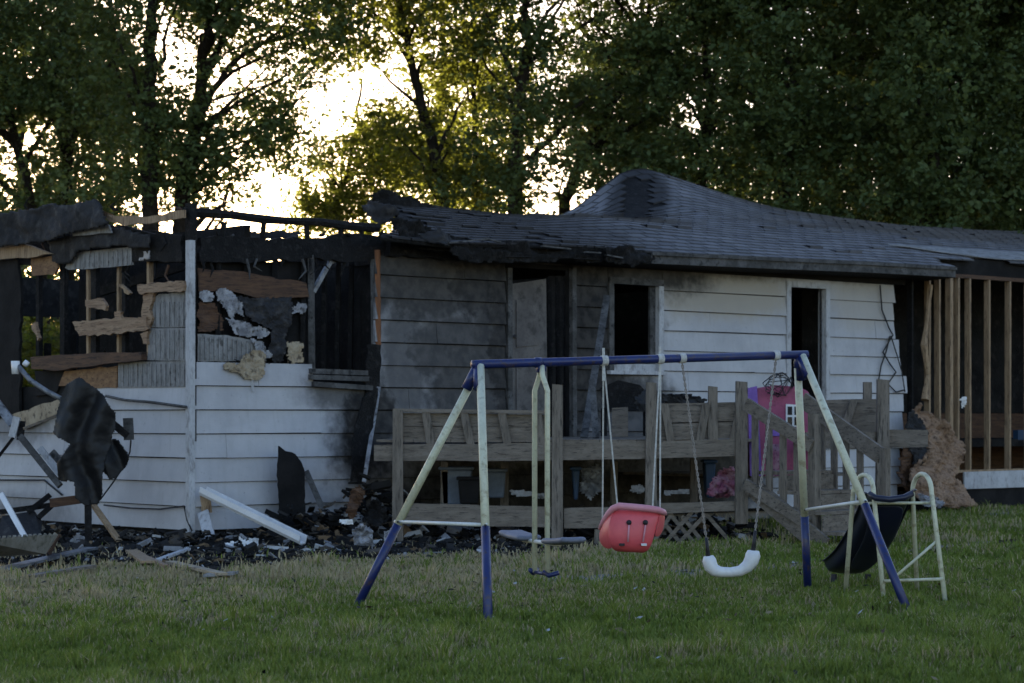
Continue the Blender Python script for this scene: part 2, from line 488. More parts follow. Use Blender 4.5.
def thing(name, label, cat, loc, group=None):
    o = bpy.data.objects.new(name, None)
    o.empty_display_size = 0.2
    COL.objects.link(o)
    o.location = loc
    return tag(o, label, cat, group)

def ragged(pts, step=9.0, amp=2.0, seed=0):
    """subdivide a pixel outline and roughen it"""
    r = random.Random(seed)
    out = []
    n = len(pts)
    for i in range(n):
        (x0, y0), (x1, y1) = pts[i], pts[(i + 1) % n]
        L = math.hypot(x1 - x0, y1 - y0)
        k = max(1, int(L / step))
        for j in range(k):
            t = j / k
            a = amp if j else 0.0
            out.append((x0 + (x1 - x0) * t + r.uniform(-a, a), y0 + (y1 - y0) * t + r.uniform(-a, a)))
    return out

def inside(pts, x, y):
    c = False
    j = len(pts) - 1
    for i in range(len(pts)):
        xi, yi = pts[i]; xj, yj = pts[j]
        if (yi > y) != (yj > y) and x < (xj - xi) * (y - yi) / (yj - yi + 1e-12) + xi:
            c = not c
        j = i
    return c

def sheet(pts, plane, normal, step=3.0, amp=0.05, freq=3.0, seed=0, folds=None):
    """a crumpled sheet that fills an outline; plane maps a pixel to a point, normal pushes it in and out"""
    r = random.Random(seed)
    xs = [p[0] for p in pts]; ys = [p[1] for p in pts]
    nx = int((max(xs) - min(xs)) / step) + 2
    ny = int((max(ys) - min(ys)) / step) + 2
    normal = Vector(normal)
    idx, mb = {}, MB()
    vs, fs = [], []
    jit = {}
    def vert(i, j):
        if (i, j) in idx:
            return idx[(i, j)]
        x = min(xs) + i * step + r.uniform(-0.3, 0.3) * step
        y = min(ys) + j * step + r.uniform(-0.3, 0.3) * step
        p = Vector(plane(x, y))
        q = p * freq + Vector((seed * 3.1, seed, 0))
        h = noise.fractal(q, 0.8, 2.2, 4) * amp
        if folds:
            h += math.sin(x * folds[0] + 1.7 * math.sin(y * 0.05 + seed)) * folds[1]
        idx[(i, j)] = len(vs)
        vs.append(p + normal * h)
        return idx[(i, j)]
    for i in range(nx):
        for j in range(ny):
            cx, cy = min(xs) + (i + 0.5) * step, min(ys) + (j + 0.5) * step
            if inside(pts, cx, cy):
                fs.append((vert(i, j), vert(i, j + 1), vert(i + 1, j + 1), vert(i + 1, j)))
    return mb.add(vs, fs)

def thicken(o, t):
    md = o.modifiers.new("thickness", 'SOLIDIFY')
    md.thickness = t
    md.offset = 0.0
    return o

def bevel(o, w=0.006, seg=2):
    md = o.modifiers.new("edge", 'BEVEL')
    md.width = w; md.segments = seg; md.limit_method = 'ANGLE'
    return o

# ================================================================== GROUND
def ground():
    n = 160
    xs = np.concatenate([np.linspace(-600, -16, 14), np.linspace(-15, 20, 90), np.linspace(21, 600, 14)])
    ys = np.concatenate([np.linspace(-40, 7, 6), np.linspace(8, 45, 100), np.linspace(46, 900, 16)])
    vs, fs = [], []
    for y in ys:
        for x in xs:
            z = 0.0
            if 7 < y < 46 and -16 < x < 21:
                z = 0.035 * noise.noise(Vector((x * 0.7, y * 0.7, 0))) + 0.012 * noise.noise(Vector((x * 2.3, y * 2.3, 4)))
                z -= 0.03
            vs.append((x, y, z - 0.0))
    w = len(xs)
    for j in range(len(ys) - 1):
        for i in range(w - 1):
            fs.append((j * w + i, j * w + i + 1, (j + 1) * w + i + 1, (j + 1) * w + i))
    o = link_mesh("ground", vs, fs, M['soil'], smooth=True)
    tag(o, "grassy back yard soil under the lawn", kind='structure')
ground()

def strip(name, left, right, material, label, zt=0.03):
    mb = MB()
    k = len(left)
    top = [gp(*p, z=zt) for p in left] + [gp(*p, z=zt) for p in reversed(right)]
    mb.prism(top, (0, 0, -0.12))
    o = link_mesh(name, mb.v, mb.f, material)
    tag(o, label, kind='structure')
    return o
strip("path", ragged([(540, 584), (620, 580), (700, 577), (780, 571), (860, 563), (940, 553), (1030, 544), (1100, 538)], 14, 1.0, 3)[:-8],
      ragged([(540, 577), (620, 574), (700, 571), (780, 565), (860, 557), (940, 548), (1030, 539), (1100, 533)], 14, 1.0, 4)[:-8],
      M['pathc'], "old concrete path across the lawn", 0.012)
strip("foundation_path", [(965, 515), (1010, 514), (1060, 513), (1120, 511)], [(965, 510), (1010, 509), (1060, 508), (1120, 506)], M['pathc'],
      "narrow concrete strip beside the foundation")

# ================================================================== HOUSE
house = thing("burned_house", "fire-damaged single-storey white house with charred left end and sagging grey roof", "house", (C0.x, C0.y, 0))
house.rotation_euler = (0, 0, ANG)
ULEN, DEPTH = 21.0, 7.2
COURSE, ZB = 0.28, 0.17

def hb(mb, name, material, parent=house, smooth=False):
    return mb.build(name, material, parent, smooth, local=True)

def ux(x, v=0.0):
    return hp(x, 400, v)[0]

def fpoly(name, pts, material, parent, v=0.0, th=0.03, rag=None, seed=0):
    q = ragged(pts, rag[0], rag[1], seed) if rag else pts
    return hb(MB().prism([hp(x, y, v) for x, y in q], (0, -th, 0)), name, material, parent)

def epoly(name, pts, material, parent, u=0.0, th=0.03, rag=None, seed=0):
    q = ragged(pts, rag[0], rag[1], seed) if rag else pts
    return hb(MB().prism([ep(x, y, u) for x, y in q], (-th, 0, 0)), name, material, parent)

def subtract(rects, hole):
    a, b, c, d = hole
    out = []
    for (u0, u1, z0, z1) in rects:
        if b <= u0 or a >= u1 or d <= z0 or c >= z1:
            out.append((u0, u1, z0, z1)); continue
        if a > u0: out.append((u0, a, z0, z1))
        if b < u1: out.append((b, u1, z0, z1))
        x0, x1 = max(a, u0), min(b, u1)
        if c > z0: out.append((x0, x1, z0, c))
        if d < z1: out.append((x0, x1, d, z1))
    return [r for r in out if r[1] - r[0] > 0.015 and r[3] - r[2] > 0.012]

U_SEC5_END = ux(897)
WIN1 = (ux(312), ux(374), hp(340, 386)[2], 3.6)
DOOR = (ux(508), ux(570), 1.10, hp(530, 268)[2])
WIN2 = (ux(612), ux(657), hp(635, 371)[2], hp(635, 285)[2])
DOOR2 = (ux(789), ux(824), 1.10, hp(806, 288)[2])
UP1 = (-0.05, ux(312), ZB + 7 * COURSE, 3.9)           # burnt-out upper part beside the corner post
OPEN = [WIN1, DOOR, WIN2, DOOR2, UP1]

front = hb(MB().box((0.06, 0.10, 0.0), (ULEN, 0.26, ZB)), "foundation_wall", M['concrete'])

# sheathing behind the boards, charred
def wall_core(name, span, holes, axis, material, parent, d0, d1):
    rects = [span]
    for h in holes:
        rects = subtract(rects, h)
    mb = MB()
    for (a, b, c, d) in rects:
        if axis == 0: mb.box((a, d0, c), (b, d1, d))
        else: mb.box((d0, a, c), (d1, b, d))
    return hb(mb, name, material, parent)

fw = wall_core("front_wall", (0.02, U_SEC5_END - 0.25, ZB - 0.05, 3.62), [tuple(WIN1), DOOR, WIN2, DOOR2, UP1], 0, M['char_flat'], house, 0.035, 0.09)

def board(u0, u1, z0, z1, zc0, parent, material, axis=0, seed=0, ragend=0.0):
    """one lap board: lower edge proud, upper edge tucked back"""
    def off(z):
        t = (z - zc0) / COURSE
        return 0.036 - 0.030 * t
    r = random.Random(seed)
    s = [r.uniform(-0.009, 0.009) for _ in range(4)]
    o0, o1 = off(z0), off(z1)
    zt = z1 - 0.011
    e0, e1 = r.uniform(0, ragend), r.uniform(0, ragend)
    pts = [(u0, -o0 + s[0], z0 + s[1] * 0.7), (u1 - e0, -o0 + s[2], z0 + s[3] * 0.7), (u1 - e0, 0.03, z0), (u0, 0.03, z0),
           (u0, -o1, zt), (u1 - e1, -o1, zt), (u1 - e1, 0.03, zt), (u0, 0.03, zt)]
    if axis == 1:
        pts = [(q, p, w) for p, q, w in pts]
    mb = MB().box8(pts)
    if axis == 1:
        mb.f = [tuple(reversed(f)) for f in mb.f]
    return hb(mb, "siding_board", material, parent)

# front siding, course by course, with staggered butt joints
for k in range(12):
    z0, z1 = ZB + k * COURSE, ZB + (k + 1) * COURSE
    rects = [(0.032, U_SEC5_END + 0.10 * math.sin(k * 1.1) + (0.22 if 2 < k < 7 else 0.0), z0, z1)]
    # trim around openings keeps the boards clear of it
    for h, tr in ((WIN1, 0.0), (DOOR, 0.06), (WIN2, 0.09), (DOOR2, 0.09)):
        rects = subtract(rects, (h[0] - tr, h[1] + tr, h[2] - (0.05 if tr else 0), h[3] + tr))
    rects = subtract(rects, UP1)
    out = []
    for (a, b, c, d) in rects:
        j = 0.032 + ((k * 1.37) % 3.66)
        cuts = []
        while j < b:
            if a + 0.3 < j < b - 0.3: cuts.append(j)
            j += 3.66
        e = [a] + cuts + [b]
        out += [(e[i], e[i + 1] - 0.004, c, d) for i in range(len(e) - 1)]
    for i, (a, b, c, d) in enumerate(out):
        if k == 11 and a < ux(505) and b > ux(380): c2 = d
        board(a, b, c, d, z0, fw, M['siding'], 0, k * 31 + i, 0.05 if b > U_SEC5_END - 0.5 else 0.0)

# ---- end wall (recedes to the left of the corner post)
ew_core = wall_core("end_wall", (0.10, DEPTH, ZB - 0.05, ZB + 6 * COURSE + 0.02), [], 1, M['char_flat'], house, 0.035, 0.09)
for k in range(6):
    z0, z1 = ZB + k * COURSE, ZB + (k + 1) * COURSE
    jx = [0.032, 1.9 + (k * 1.37) % 1.6, 5.2, DEPTH] if k < 5 else [0.032, 2.15]
    for i in range(len(jx) - 1):
        board(jx[i], jx[i + 1] - 0.004, z0, z1, z0, ew_core, M['siding_end'], 1, 500 + k * 7 + i)
hb(MB().box((0.10, 0.06, 0.0), (0.26, DEPTH, ZB)), "foundation_wall", M['concrete'])

# corner post
cp = hb(MB().box((-0.052, -0.052, ZB - 0.02), (0.028, -0.042, 3.52)).box((-0.052, -0.042, ZB - 0.02), (-0.042, 0.028, 3.52)), "corner_post", M['trim'])
hb(MB().box((-0.03, -0.03, 3.522), (0.07, 0.07, 3.95)).box((-0.03, -0.03, 1.2), (0.06, 0.06, 3.52)), "charred_corner_stud", M['char'])

# back and interior, all charred
hb(MB().box((2.5, DEPTH - 0.15, 0), (9.0, DEPTH, 3.5)).box((9.0, DEPTH - 0.15, 0), (ULEN, DEPTH, 3.95)).box((-0.05, DEPTH - 0.15, 0), (0.5, DEPTH, 3.5)).box((0.5, DEPTH - 0.15, 0), (2.5, DEPTH, 1.9)).box((0.5, DEPTH - 0.15, 2.95), (2.5, DEPTH, 3.5)), "back_wall", M['black_int'])
hb(MB().box((0.1, 0.3, 1.0), (ULEN - 0.1, DEPTH - 0.2, 1.12)), "interior_floor", M['black_int'])
hb(MB().box((ULEN - 0.12, 0.1, 0.0), (ULEN, DEPTH - 0.16, 3.8)), "far_end_wall", M['black_int'])
for (uu, v0, v1, z1) in ((4.1, 2.2, DEPTH - 0.2, 3.2), (ux(385), 0.3, DEPTH - 0.2, 3.45), (ux(590), 0.4, 4.5, 3.4), (ux(760), 1.2, DEPTH - 0.3, 3.4), (ux(900) + 0.2, 2.2, DEPTH - 0.3, 3.4)):
    hb(MB().box((uu, v0, 1.13), (uu + 0.1, v1, z1)), "partition", M['black_int'])
hb(MB().box((5.6, 3.4, 1.13), (ULEN - 0.2, 3.5, 3.4)), "partition", M['black_int'])
hb(MB().box((ux(905), 2.1, 0.3), (ULEN - 0.2, 2.18, 1.55)), "partition", M['brown'])
hb(MB().box((ux(905), 2.1, 1.56), (ULEN - 0.2, 2.18, 4.12)), "partition", M['black_int'])
hb(MB().box((1.0, 0.35, 1.13), (1.08, 4.2, 3.78)), "partition", M['black_int'])
for i in range(9):      # charred studs of the gutted room
    u = 0.5 + 0.42 * i
    hb(MB().beam((u, 4.9 + 0.1 * math.sin(i), 1.1), (u + random.uniform(-.06, .06), 4.9, random.uniform(2.4, 3.5)), 0.09, 0.05), "interior_stud", M['char'])

# ---- burnt upper front beside the corner: plates, studs, torn layers
hb(MB().tube([hp(x, y, 0.06) for x, y in ((184, 212), (205, 213), (232, 215), (262, 219), (290, 221), (320, 222), (350, 226), (378, 228))],
             [0.055, 0.06, 0.05, 0.055, 0.045, 0.05, 0.055, 0.06], 7), "charred_beam", M['char'])
fpoly("charred_header", [(196, 238), (230, 236), (260, 240), (310, 238), (345, 234), (384, 236), (384, 258), (350, 262), (300, 259), (250, 263), (196, 262)], M['char'], house, 0.08, 0.09, (7, 1.6), 3)
for i, x in enumerate((218, 246, 274, 303)):
    hb(MB().beam(hp(x, 366, 0.08), hp(x + 1.5, 240, 0.08), 0.05, 0.10), "wall_stud", M['char'])
for i, (x0, x1, yt) in enumerate(((222, 224, 225), (262, 264, 224), (308, 306, 226), (340, 341, 228), (361, 362, 229))):
    hb(MB().beam(hp(x0, 245, 0.08), hp(x1, yt - 3, 0.07), 0.05, 0.07), "cripple_stud", M['char'])
back_panel = fpoly("black_felt_layer", [(196, 262), (310, 262), (311, 366), (196, 366)], M['char_flat'], house, 0.14, 0.02)
fpoly("browned_board", [(197, 268), (232, 271), (262, 276), (305, 283), (308, 297), (285, 299), (252, 297), (226, 291), (198, 291)], M['brown'], house, 0.035, 0.025, (8, 1.2), 5)
rp = fpoly("ribbed_panel", [(197, 334), (226, 335), (252, 340), (262, 352), (266, 361), (197, 361)], M['rib'], house, 0.02, 0.012, (6, 0.8), 6)
for i in range(13):
    x = 200 + i * 4.6
    y0 = 335 + max(0, (x - 226)) * 0.28
    fpoly("rib", [(x, y0 + 2), (x + 1.6, y0 + 2), (x + 1.6, 360), (x, 360)], M['rib'], rp, 0.004, 0.010)

def fsheet(name, pts, material, v, amp=0.05, step=2.5, seed=0, freq=5.0, t=0.006, folds=None, parent=house):
    o = hb(sheet(ragged(pts, 3, 1.5, seed), lambda x, y: hp(x, y, v), (0, -1, 0), min(step, 1.3), amp, freq, seed, folds), name, material, parent, smooth=False)
    return thicken(o, t)
fsheet("torn_foil", [(200, 292), (207, 290), (213, 293), (212, 301), (202, 300)], M['foil'], -0.01, 0.015, 1.6, 1)
fsheet("torn_foil", [(216, 291), (224, 288), (232, 292), (238, 300), (243, 306), (244, 316), (238, 313), (230, 318), (225, 308), (218, 301)], M['foil'], -0.02, 0.02, 1.6, 2)
fsheet("torn_foil", [(226, 318), (240, 320), (252, 326), (266, 328), (270, 332), (262, 338), (246, 337), (234, 333)], M['foil'], -0.02, 0.02, 1.6, 3)
fsheet("torn_foil", [(250, 339), (262, 341), (272, 356), (266, 358), (256, 350)], M['foil'], -0.03, 0.03, 1.6, 4)
fsheet("torn_foil", [(290, 308), (298, 302), (307, 306), (305, 312), (293, 314)], M['foil'], -0.01, 0.015, 1.6, 5)
fsheet("hanging_felt", [(240, 296), (262, 298), (292, 297), (291, 320), (285, 340), (285, 360), (276, 364), (270, 352), (272, 330), (258, 324), (246, 316)], M['felt'], -0.025, 0.05, 2.2, 6)
fsheet("scorched_lining", [(198, 303), (214, 303), (222, 318), (224, 330), (198, 332)], M['brown'], 0.03, 0.03, 2.5, 7)
fsheet("scorched_lining", [(286, 342), (303, 343), (304, 362), (288, 363)], M['foam'], 0.0, 0.03, 2.0, 8)
fsheet("insulation_board", [(222, 363), (238, 364), (246, 354), (258, 350), (265, 355), (264, 376), (256, 380), (246, 379), (234, 372), (224, 369)], M['foam'], -0.06, 0.04, 1.6, 9, t=0.02)
hb(MB().beam(hp(252, 380, -0.05), hp(253, 392, -0.045), 0.03, 0.006), "torn_strip", M['trim'])

# ---- front window 1: burnt out, with broken sill boards and a stick across it
w1 = hb(MB().beam(hp(311, 255, 0.03), hp(312, 372, 0.03), 0.07, 0.06), "window_frame", M['trim_soot'])
hb(MB().beam(hp(373, 252, 0.03), hp(374, 345, 0.03), 0.06, 0.05), "frame_stile", M['trim_soot'], w1)
hb(MB().beam(hp(377.5, 250, -0.01), hp(378.5, 345, -0.01), 0.06, 0.07), "scorched_stud", M['rust'])
hb(MB().beam(hp(313, 292, 0.02), hp(330, 262, 0.06), 0.05, 0.05).beam(hp(330, 262, 0.06), hp(341, 258, 0.12), 0.05, 0.05), "broken_brace", M['greytube'], w1)
for i, (a, b, c, d) in enumerate(((310, 371, 366, 373), (309, 377, 367, 379), (312, 384, 371, 388))):
    hb(MB().beam(hp(a, b, -0.04), hp(c, d, -0.04 - 0.01 * i), 0.09, 0.06), "sill_board", M['trim_soot'], w1)
for i, x in enumerate((323, 337, 350, 362)):
    hb(MB().beam(hp(x, 380, 0.5), hp(x + 2, 250, 0.5), 0.05, 0.09), "interior_stud", M['char'], w1)
fpoly("hanging_soffit", [(366, 345), (380, 345), (380, 392), (372, 418), (364, 412)], M['char'], house, -0.03, 0.02, (6, 1.5), 12)

# ---- door 1, hanging ajar
door = fpoly("door", [(510, 284), (544, 279), (546, 440), (511, 440)], M['doorp'], house, 0.10, 0.04)
fpoly("door_panel", [(516, 300), (538, 297), (538, 345), (516, 347)], M['doorp'], door, 0.055, 0.012)
fpoly("door_panel", [(516, 362), (538, 361), (538, 430), (516, 430)], M['doorp'], door, 0.055, 0.012)
hb(MB().tube([hp(515, 336, 0.05), hp(515, 336, 0.01)], 0.022, 8), "door_knob", M['darkmetal'], door)
for (x0, x1, y0, m) in ((504.5, 509, 268, 'trim_soot'), (569, 573, 268, 'trim')):
    fpoly("door_jamb", [(x0, y0), (x1, y0), (x1 + 0.5, 440), (x0 + 0.5, 440)], M['trim_soot'], house, 0.03, 0.07)
for (x0, x1) in ((548, 551), (556, 559), (563, 566)):
    fpoly("exposed_stud", [(x0, 276), (x1, 276), (x1 + 1, 440), (x0 + 1, 440)], M['char'], house, 0.16, 0.08)

# ---- window 2 and the second doorway, both with frames
def frame(name, o, tr, material, sill=True):
    root = hb(MB().box((o[0] - tr, -0.045, o[2]), (o[0], 0.10, o[3])), name, material)
    hb(MB().box((o[1], -0.045, o[2]), (o[1] + tr, 0.10, o[3])), "frame_stile", M['trim'] if name != "x" else material, root)
    hb(MB().box((o[0] - tr, -0.048, o[3]), (o[1] + tr, 0.10, o[3] + tr)), "frame_head", material, root)
    if sill:
        hb(MB().box((o[0] - tr - 0.02, -0.09, o[2] - 0.05), (o[1] + tr + 0.02, 0.10, o[2])), "sill", M['trim'], root)
        hb(MB().box((o[0], 0.03, o[2]), (o[1], 0.07, o[2] + 0.10)), "sash_rail", M['trim'], root)
        hb(MB().box((o[1] - 0.10, 0.03, o[2] + 0.10), (o[1], 0.07, o[3])), "sash_stile", M['trim_soot'], root)
    return root
frame("window_frame", WIN2, 0.09, M['trim_soot'])
frame("door_frame", DOOR2, 0.09, M['trim'], False)
fpoly("half_open_door", [(818, 292), (823.5, 290), (823.5, 436), (818, 436)], M['trim'], house, 0.45, 0.04)

# ---- right end: siding gone, bare studs
ustud = [ux(x) for x in (912, 929, 939.5, 951, 958, 970, 989, 1009.5, 1029)]
u = ustud[-1] + 0.41
while u < ULEN:
    ustud.append(u); u += 0.41
stud_wall = hb(MB().box((ux(936), -0.02, ZB + 0.43), (ULEN, 0.10, ZB + 0.47)), "stud_wall", M['stud'])
for i, u in enumerate(ustud):
    tone = M['char'] if i in (0,) else M['stud']
    w = 0.075 if i == 3 else 0.04
    hb(MB().box8([(u - w / 2, -0.015, ZB + 0.47), (u + w / 2, -0.015, ZB + 0.47), (u + w / 2, 0.085, ZB + 0.47), (u - w / 2, 0.085, ZB + 0.47),
                  (u - w / 2 + 0.012 * math.sin(i * 2.1), -0.015, 3.70), (u + w / 2 + 0.012 * math.sin(i * 2.1), -0.015, 3.70),
                  (u + w / 2 + 0.012 * math.sin(i * 2.1), 0.085, 3.70), (u - w / 2 + 0.012 * math.sin(i * 2.1), 0.085, 3.70)]), "stud", tone, stud_wall)
hb(MB().box((ux(900), -0.018, 3.70), (ULEN, 0.09, 3.76)), "top_plate", M['brown'], stud_wall)
fpoly("sill_panel", [(963, 472), (1060, 469), (1060, 486), (963, 489)], M['trim'], house, -0.03, 0.03)
hb(MB().box((ux(900), -0.02, 0.0), (ULEN, 0.095, ZB + 0.16)), "foundation_block", M['char_flat'])

# ---- roof -------------------------------------------------------------------------------------
ROWS = [(-0.5, [(380, 236), (400, 238), (445, 243), (537, 244), (600, 247), (646, 251.5), (790, 258.5), (870, 262), (954, 267), (1024, 271), (1180, 279)]),
        (1.1, [(385, 211), (440, 217), (520, 220), (600, 217), (660, 222.5), (740, 227), (800, 231), (870, 235), (950, 241), (1024, 246), (1180, 256)]),
        (2.3, [(375, 200), (400, 202), (430, 208), (500, 216), (560, 216), (590, 217), (612, 217), (632, 216), (650, 211), (680, 205), (720, 210), (780, 218.5), (840, 224), (900, 231), (960, 235), (1024, 238), (1180, 250)]),
        (3.6, [(380, 216), (430, 217), (500, 219), (556, 217), (575, 207), (600, 187), (618, 173.5), (630, 169), (642, 167.5), (662, 173), (700, 186), (740, 199.5), (780, 209.5), (840, 218), (900, 225.5), (960, 229.5), (1024, 232), (1180, 241)]),
        (5.2, [(380, 225), (556, 226), (600, 196), (642, 178), (700, 192), (780, 214), (1024, 236), (1180, 246)])]
PROF = []
for v, pts in ROWS:
    q = [hp(x, y, v) for x, y in pts]
    PROF.append((v, np.array([p[0] for p in q]), np.array([p[2] for p in q])))
_u5 = np.linspace(0, 24, 60)
PROF[-1] = (5.2, _u5, np.interp(_u5, PROF[3][1], PROF[3][2]) - 0.45)
_up = PROF[3][1][8]
PROF[-1] = (5.2, PROF[-1][1], PROF[-1][2] - 1.3 * np.clip((_up + 1.6 - PROF[-1][1]) / 1.8, 0, 1))
PROF.append((7.7, np.array([0.0, 30.0]), np.array([3.55, 3.6])))
VS = np.array([p[0] for p in PROF])

def roof_z(u, v):
    zs = np.array([np.interp(u, p[1], p[2]) for p in PROF])
    k = int(np.clip(np.searchsorted(VS, v) - 1, 0, len(VS) - 2))
    t = np.clip((v - VS[k]) / (VS[k + 1] - VS[k]), -0.2, 1)
    # gentle Hermite so that the sag reads as bent sheathing
    def slope(i):
        if i == 0: return (zs[1] - zs[0]) / (VS[1] - VS[0])
        if i >= len(VS) - 1: return (zs[-1] - zs[-2]) / (VS[-1] - VS[-2])
        a, b = (zs[i] - zs[i - 1]) / (VS[i] - VS[i - 1]), (zs[i + 1] - zs[i]) / (VS[i + 1] - VS[i])
        return 0.0 if a * b <= 0 else 2 * a * b / (a + b)
    h = VS[k + 1] - VS[k]
    sec = (zs[k + 1] - zs[k]) / h
    m0, m1 = (sec if k == 3 else slope(k)) * h, (sec if k == 2 else slope(k + 1)) * h
    t2, t3 = t * t, t * t * t
    return float((2 * t3 - 3 * t2 + 1) * zs[k] + (t3 - 2 * t2 + t) * m0 + (-2 * t3 + 3 * t2) * zs[k + 1] + (t3 - t2) * m1)

U_EAVE_END = hp(954, 267, -0.5)[0]
def v_min(u):
    if u < U_EAVE_END - 0.05: return -0.5
    return 0.02 + 0.06 * math.sin(u * 3.0)
U_LEFT = hp(396, 238, -0.5)[0]
def u_left(v):
    """burnt, uneven left edge of what is left of the roof"""
    return hp(388, 238, v)[0] + 0.10 + 0.30 * math.sin(v * 2.3 + 0.5) + 0.15 * math.sin(v * 6.1)
DENT = (hp(631, 198, 2.75)[0], 2.62, 0.52, 0.95)
DENT_K = (hp(631, 198, 3.6)[0] - hp(631, 198, 1.6)[0]) / 2.0
ROOF_SOOT = (hp(530, 240, 0)[0], hp(720, 240, 0)[0])
M['shingle'] = shingle_mat()

nu, nv = 150, 60
vs, fs = [], []
us_ = np.linspace(U_LEFT - 0.6, ULEN + 0.3, nu)
vv_ = np.concatenate([np.linspace(-0.5, 3.6, 42), np.linspace(3.75, 7.7, 18)])
grid = {}
for i, u in enumerate(us_):
    for j, v in enumerate(vv_):
        vv = max(v, v_min(u))
        uu = max(u, u_left(vv))
        grid[(i, j)] = len(vs)
        vs.append((uu, vv, roof_z(uu, vv) - 0.016 + 0.006 * noise.noise(Vector((uu * 2, vv * 2, 0)))))
for i in range(nu - 1):
    for j in range(len(vv_) - 1):
        q = [grid[(i, j)], grid[(i + 1, j)], grid[(i + 1, j + 1)], grid[(i, j + 1)]]
        P = [Vector(vs[k]) for k in q]
        cc = (P[0] + P[1] + P[2] + P[3]) / 4
        if ((P[2] - P[0]).cross(P[3] - P[1])).length > 1e-5:
            fs.append(tuple(q))
roof = link_mesh("roof", vs, fs, M['char'], house, True)
md = roof.modifiers.new("thickness", 'SOLIDIFY'); md.thickness = 0.045; md.offset = -1.0

# shingle tabs: those that show largest are parts, the rest one joined part
tabs = []
EXPO, TABW = 0.145, 0.31
j = 0
v = -0.52
while v < 3.6:
    v1 = min(v + EXPO, 3.64)
    u = U_LEFT - 0.4 + (j % 2) * TABW / 2 + random.uniform(-0.03, 0.03)
    while u < ULEN + 0.2:
        c = (u + TABW / 2, (v + v1) / 2)
        ok = c[0] > u_left(c[1]) + 0.10 and c[1] > v_min(c[0]) - 0.04
        if ok and c[0] < ROOF_SOOT[0] + 0.5 and random.random() < 0.16: ok = False
        if ((c[0] - DENT[0] - DENT_K * (c[1] - DENT[1])) / (DENT[2] * 0.82)) ** 2 + ((c[1] - DENT[1]) / (DENT[3] * 0.9)) ** 2 < 1 + random.uniform(-.25, .2): ok = False
        if ok: tabs.append((u, v, v1))
        u += TABW
    v = v1; j += 1
def tab_geo(u, v, v1):
    g = 0.010
    a, b = u + g, u + TABW - g
    lift = 0.015 + random.uniform(0, 0.005) + (random.uniform(0.01, 0.03) if random.random() < 0.03 else 0)
    z = lambda p, q, o: (p, q, roof_z(p, q) + o)
    return [z(a, v, lift), z(b, v, lift), z(b, v1 + 0.02, 0.002), z(a, v1 + 0.02, 0.002), z(a, v, -0.006), z(b, v, -0.006)], [(0, 1, 2, 3), (4, 5, 1, 0)]
def tab_size(t):
    g, _ = tab_geo(*t)
    P = [W(*g[k]) for k in range(4)]
    q = [(CX + F * p.x / p.y, YH - F * (p.z - EYE) / p.y) for p in P]
    if not (0 < q[0][0] < 1024): return 0
    return abs((q[2][0] - q[0][0]) * (q[3][1] - q[1][1]) - (q[3][0] - q[1][0]) * (q[2][1] - q[0][1])) / 2
tabs.sort(key=tab_size, reverse=True)
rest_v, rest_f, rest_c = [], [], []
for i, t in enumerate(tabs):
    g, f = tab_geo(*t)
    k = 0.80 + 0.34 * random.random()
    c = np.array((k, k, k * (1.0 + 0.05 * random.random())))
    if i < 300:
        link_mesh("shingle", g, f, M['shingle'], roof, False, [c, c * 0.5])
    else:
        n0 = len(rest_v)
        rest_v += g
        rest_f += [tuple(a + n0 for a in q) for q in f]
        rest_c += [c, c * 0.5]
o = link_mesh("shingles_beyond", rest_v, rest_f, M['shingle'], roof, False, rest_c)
o["kind"] = "stuff"

# eave: fascia, soffit, torn edges
def along_eave(x0, x1, n):
    us = np.linspace(hp(x0, 250, -0.5)[0], hp(x1, 260, -0.5)[0], n)
    return [float(u) for u in us]
mb = MB()
ul = along_eave(650, 954, 14)
for a, b in zip(ul[:-1], ul[1:]):
    za, zb = roof_z(a, -0.5), roof_z(b, -0.5)
    mb.box8([(a, -0.53, za - 0.16), (b, -0.53, zb - 0.16), (b, -0.49, zb - 0.16), (a, -0.49, za - 0.16),
             (a, -0.53, za - 0.022), (b, -0.53, zb - 0.022), (b, -0.49, zb - 0.022), (a, -0.49, za - 0.022)])
hb(mb, "fascia", M['trim_soot'])
mb = MB()
for a, b in zip(ul[:-1], ul[1:]):
    za, zb = roof_z(a, -0.5), roof_z(b, -0.5)
    mb.box8([(a, -0.56, za - 0.05), (b, -0.56, zb - 0.05), (b, -0.532, zb - 0.05), (a, -0.532, za - 0.05),
             (a, -0.56, za - 0.006), (b, -0.56, zb - 0.006), (b, -0.532, zb - 0.006), (a, -0.532, za - 0.006)])
hb(mb, "drip_edge", M['trim_soot'])
mb = MB()
for a, b in zip(along_eave(500, 954, 16)[:-1], along_eave(500, 954, 16)[1:]):
    za, zb = roof_z(a, -0.5) - 0.17, roof_z(b, -0.5) - 0.17
    mb.box8([(a, -0.50, za), (b, -0.50, zb), (b, 0.03, zb - 0.02), (a, 0.03, za - 0.02), (a, -0.50, za + 0.015), (b, -0.50, zb + 0.015), (b, 0.03, zb - 0.005), (a, 0.03, za - 0.005)])
hb(mb, "soffit", M['char_flat'])
# frieze over the wall, closing the gap up to the roof
mb = MB()
uf = np.linspace(U_LEFT + 0.2, ux(905), 24)
for a, b in zip(uf[:-1], uf[1:]):
    mb.box8([(a, 0.0, 3.53), (b, 0.0, 3.53), (b, 0.1, 3.53), (a, 0.1, 3.53), (a, 0.0, roof_z(a, 0.05) - 0.07), (b, 0.0, roof_z(b, 0.05) - 0.07), (b, 0.1, roof_z(b, 0.05) - 0.07), (a, 0.1, roof_z(a, 0.05) - 0.07)])
hb(mb, "frieze", M['char_flat'])
hb(MB().box((ux(905), 0.02, 3.765), (ULEN, 0.16, 4.02)), "frieze", M['char_flat'])
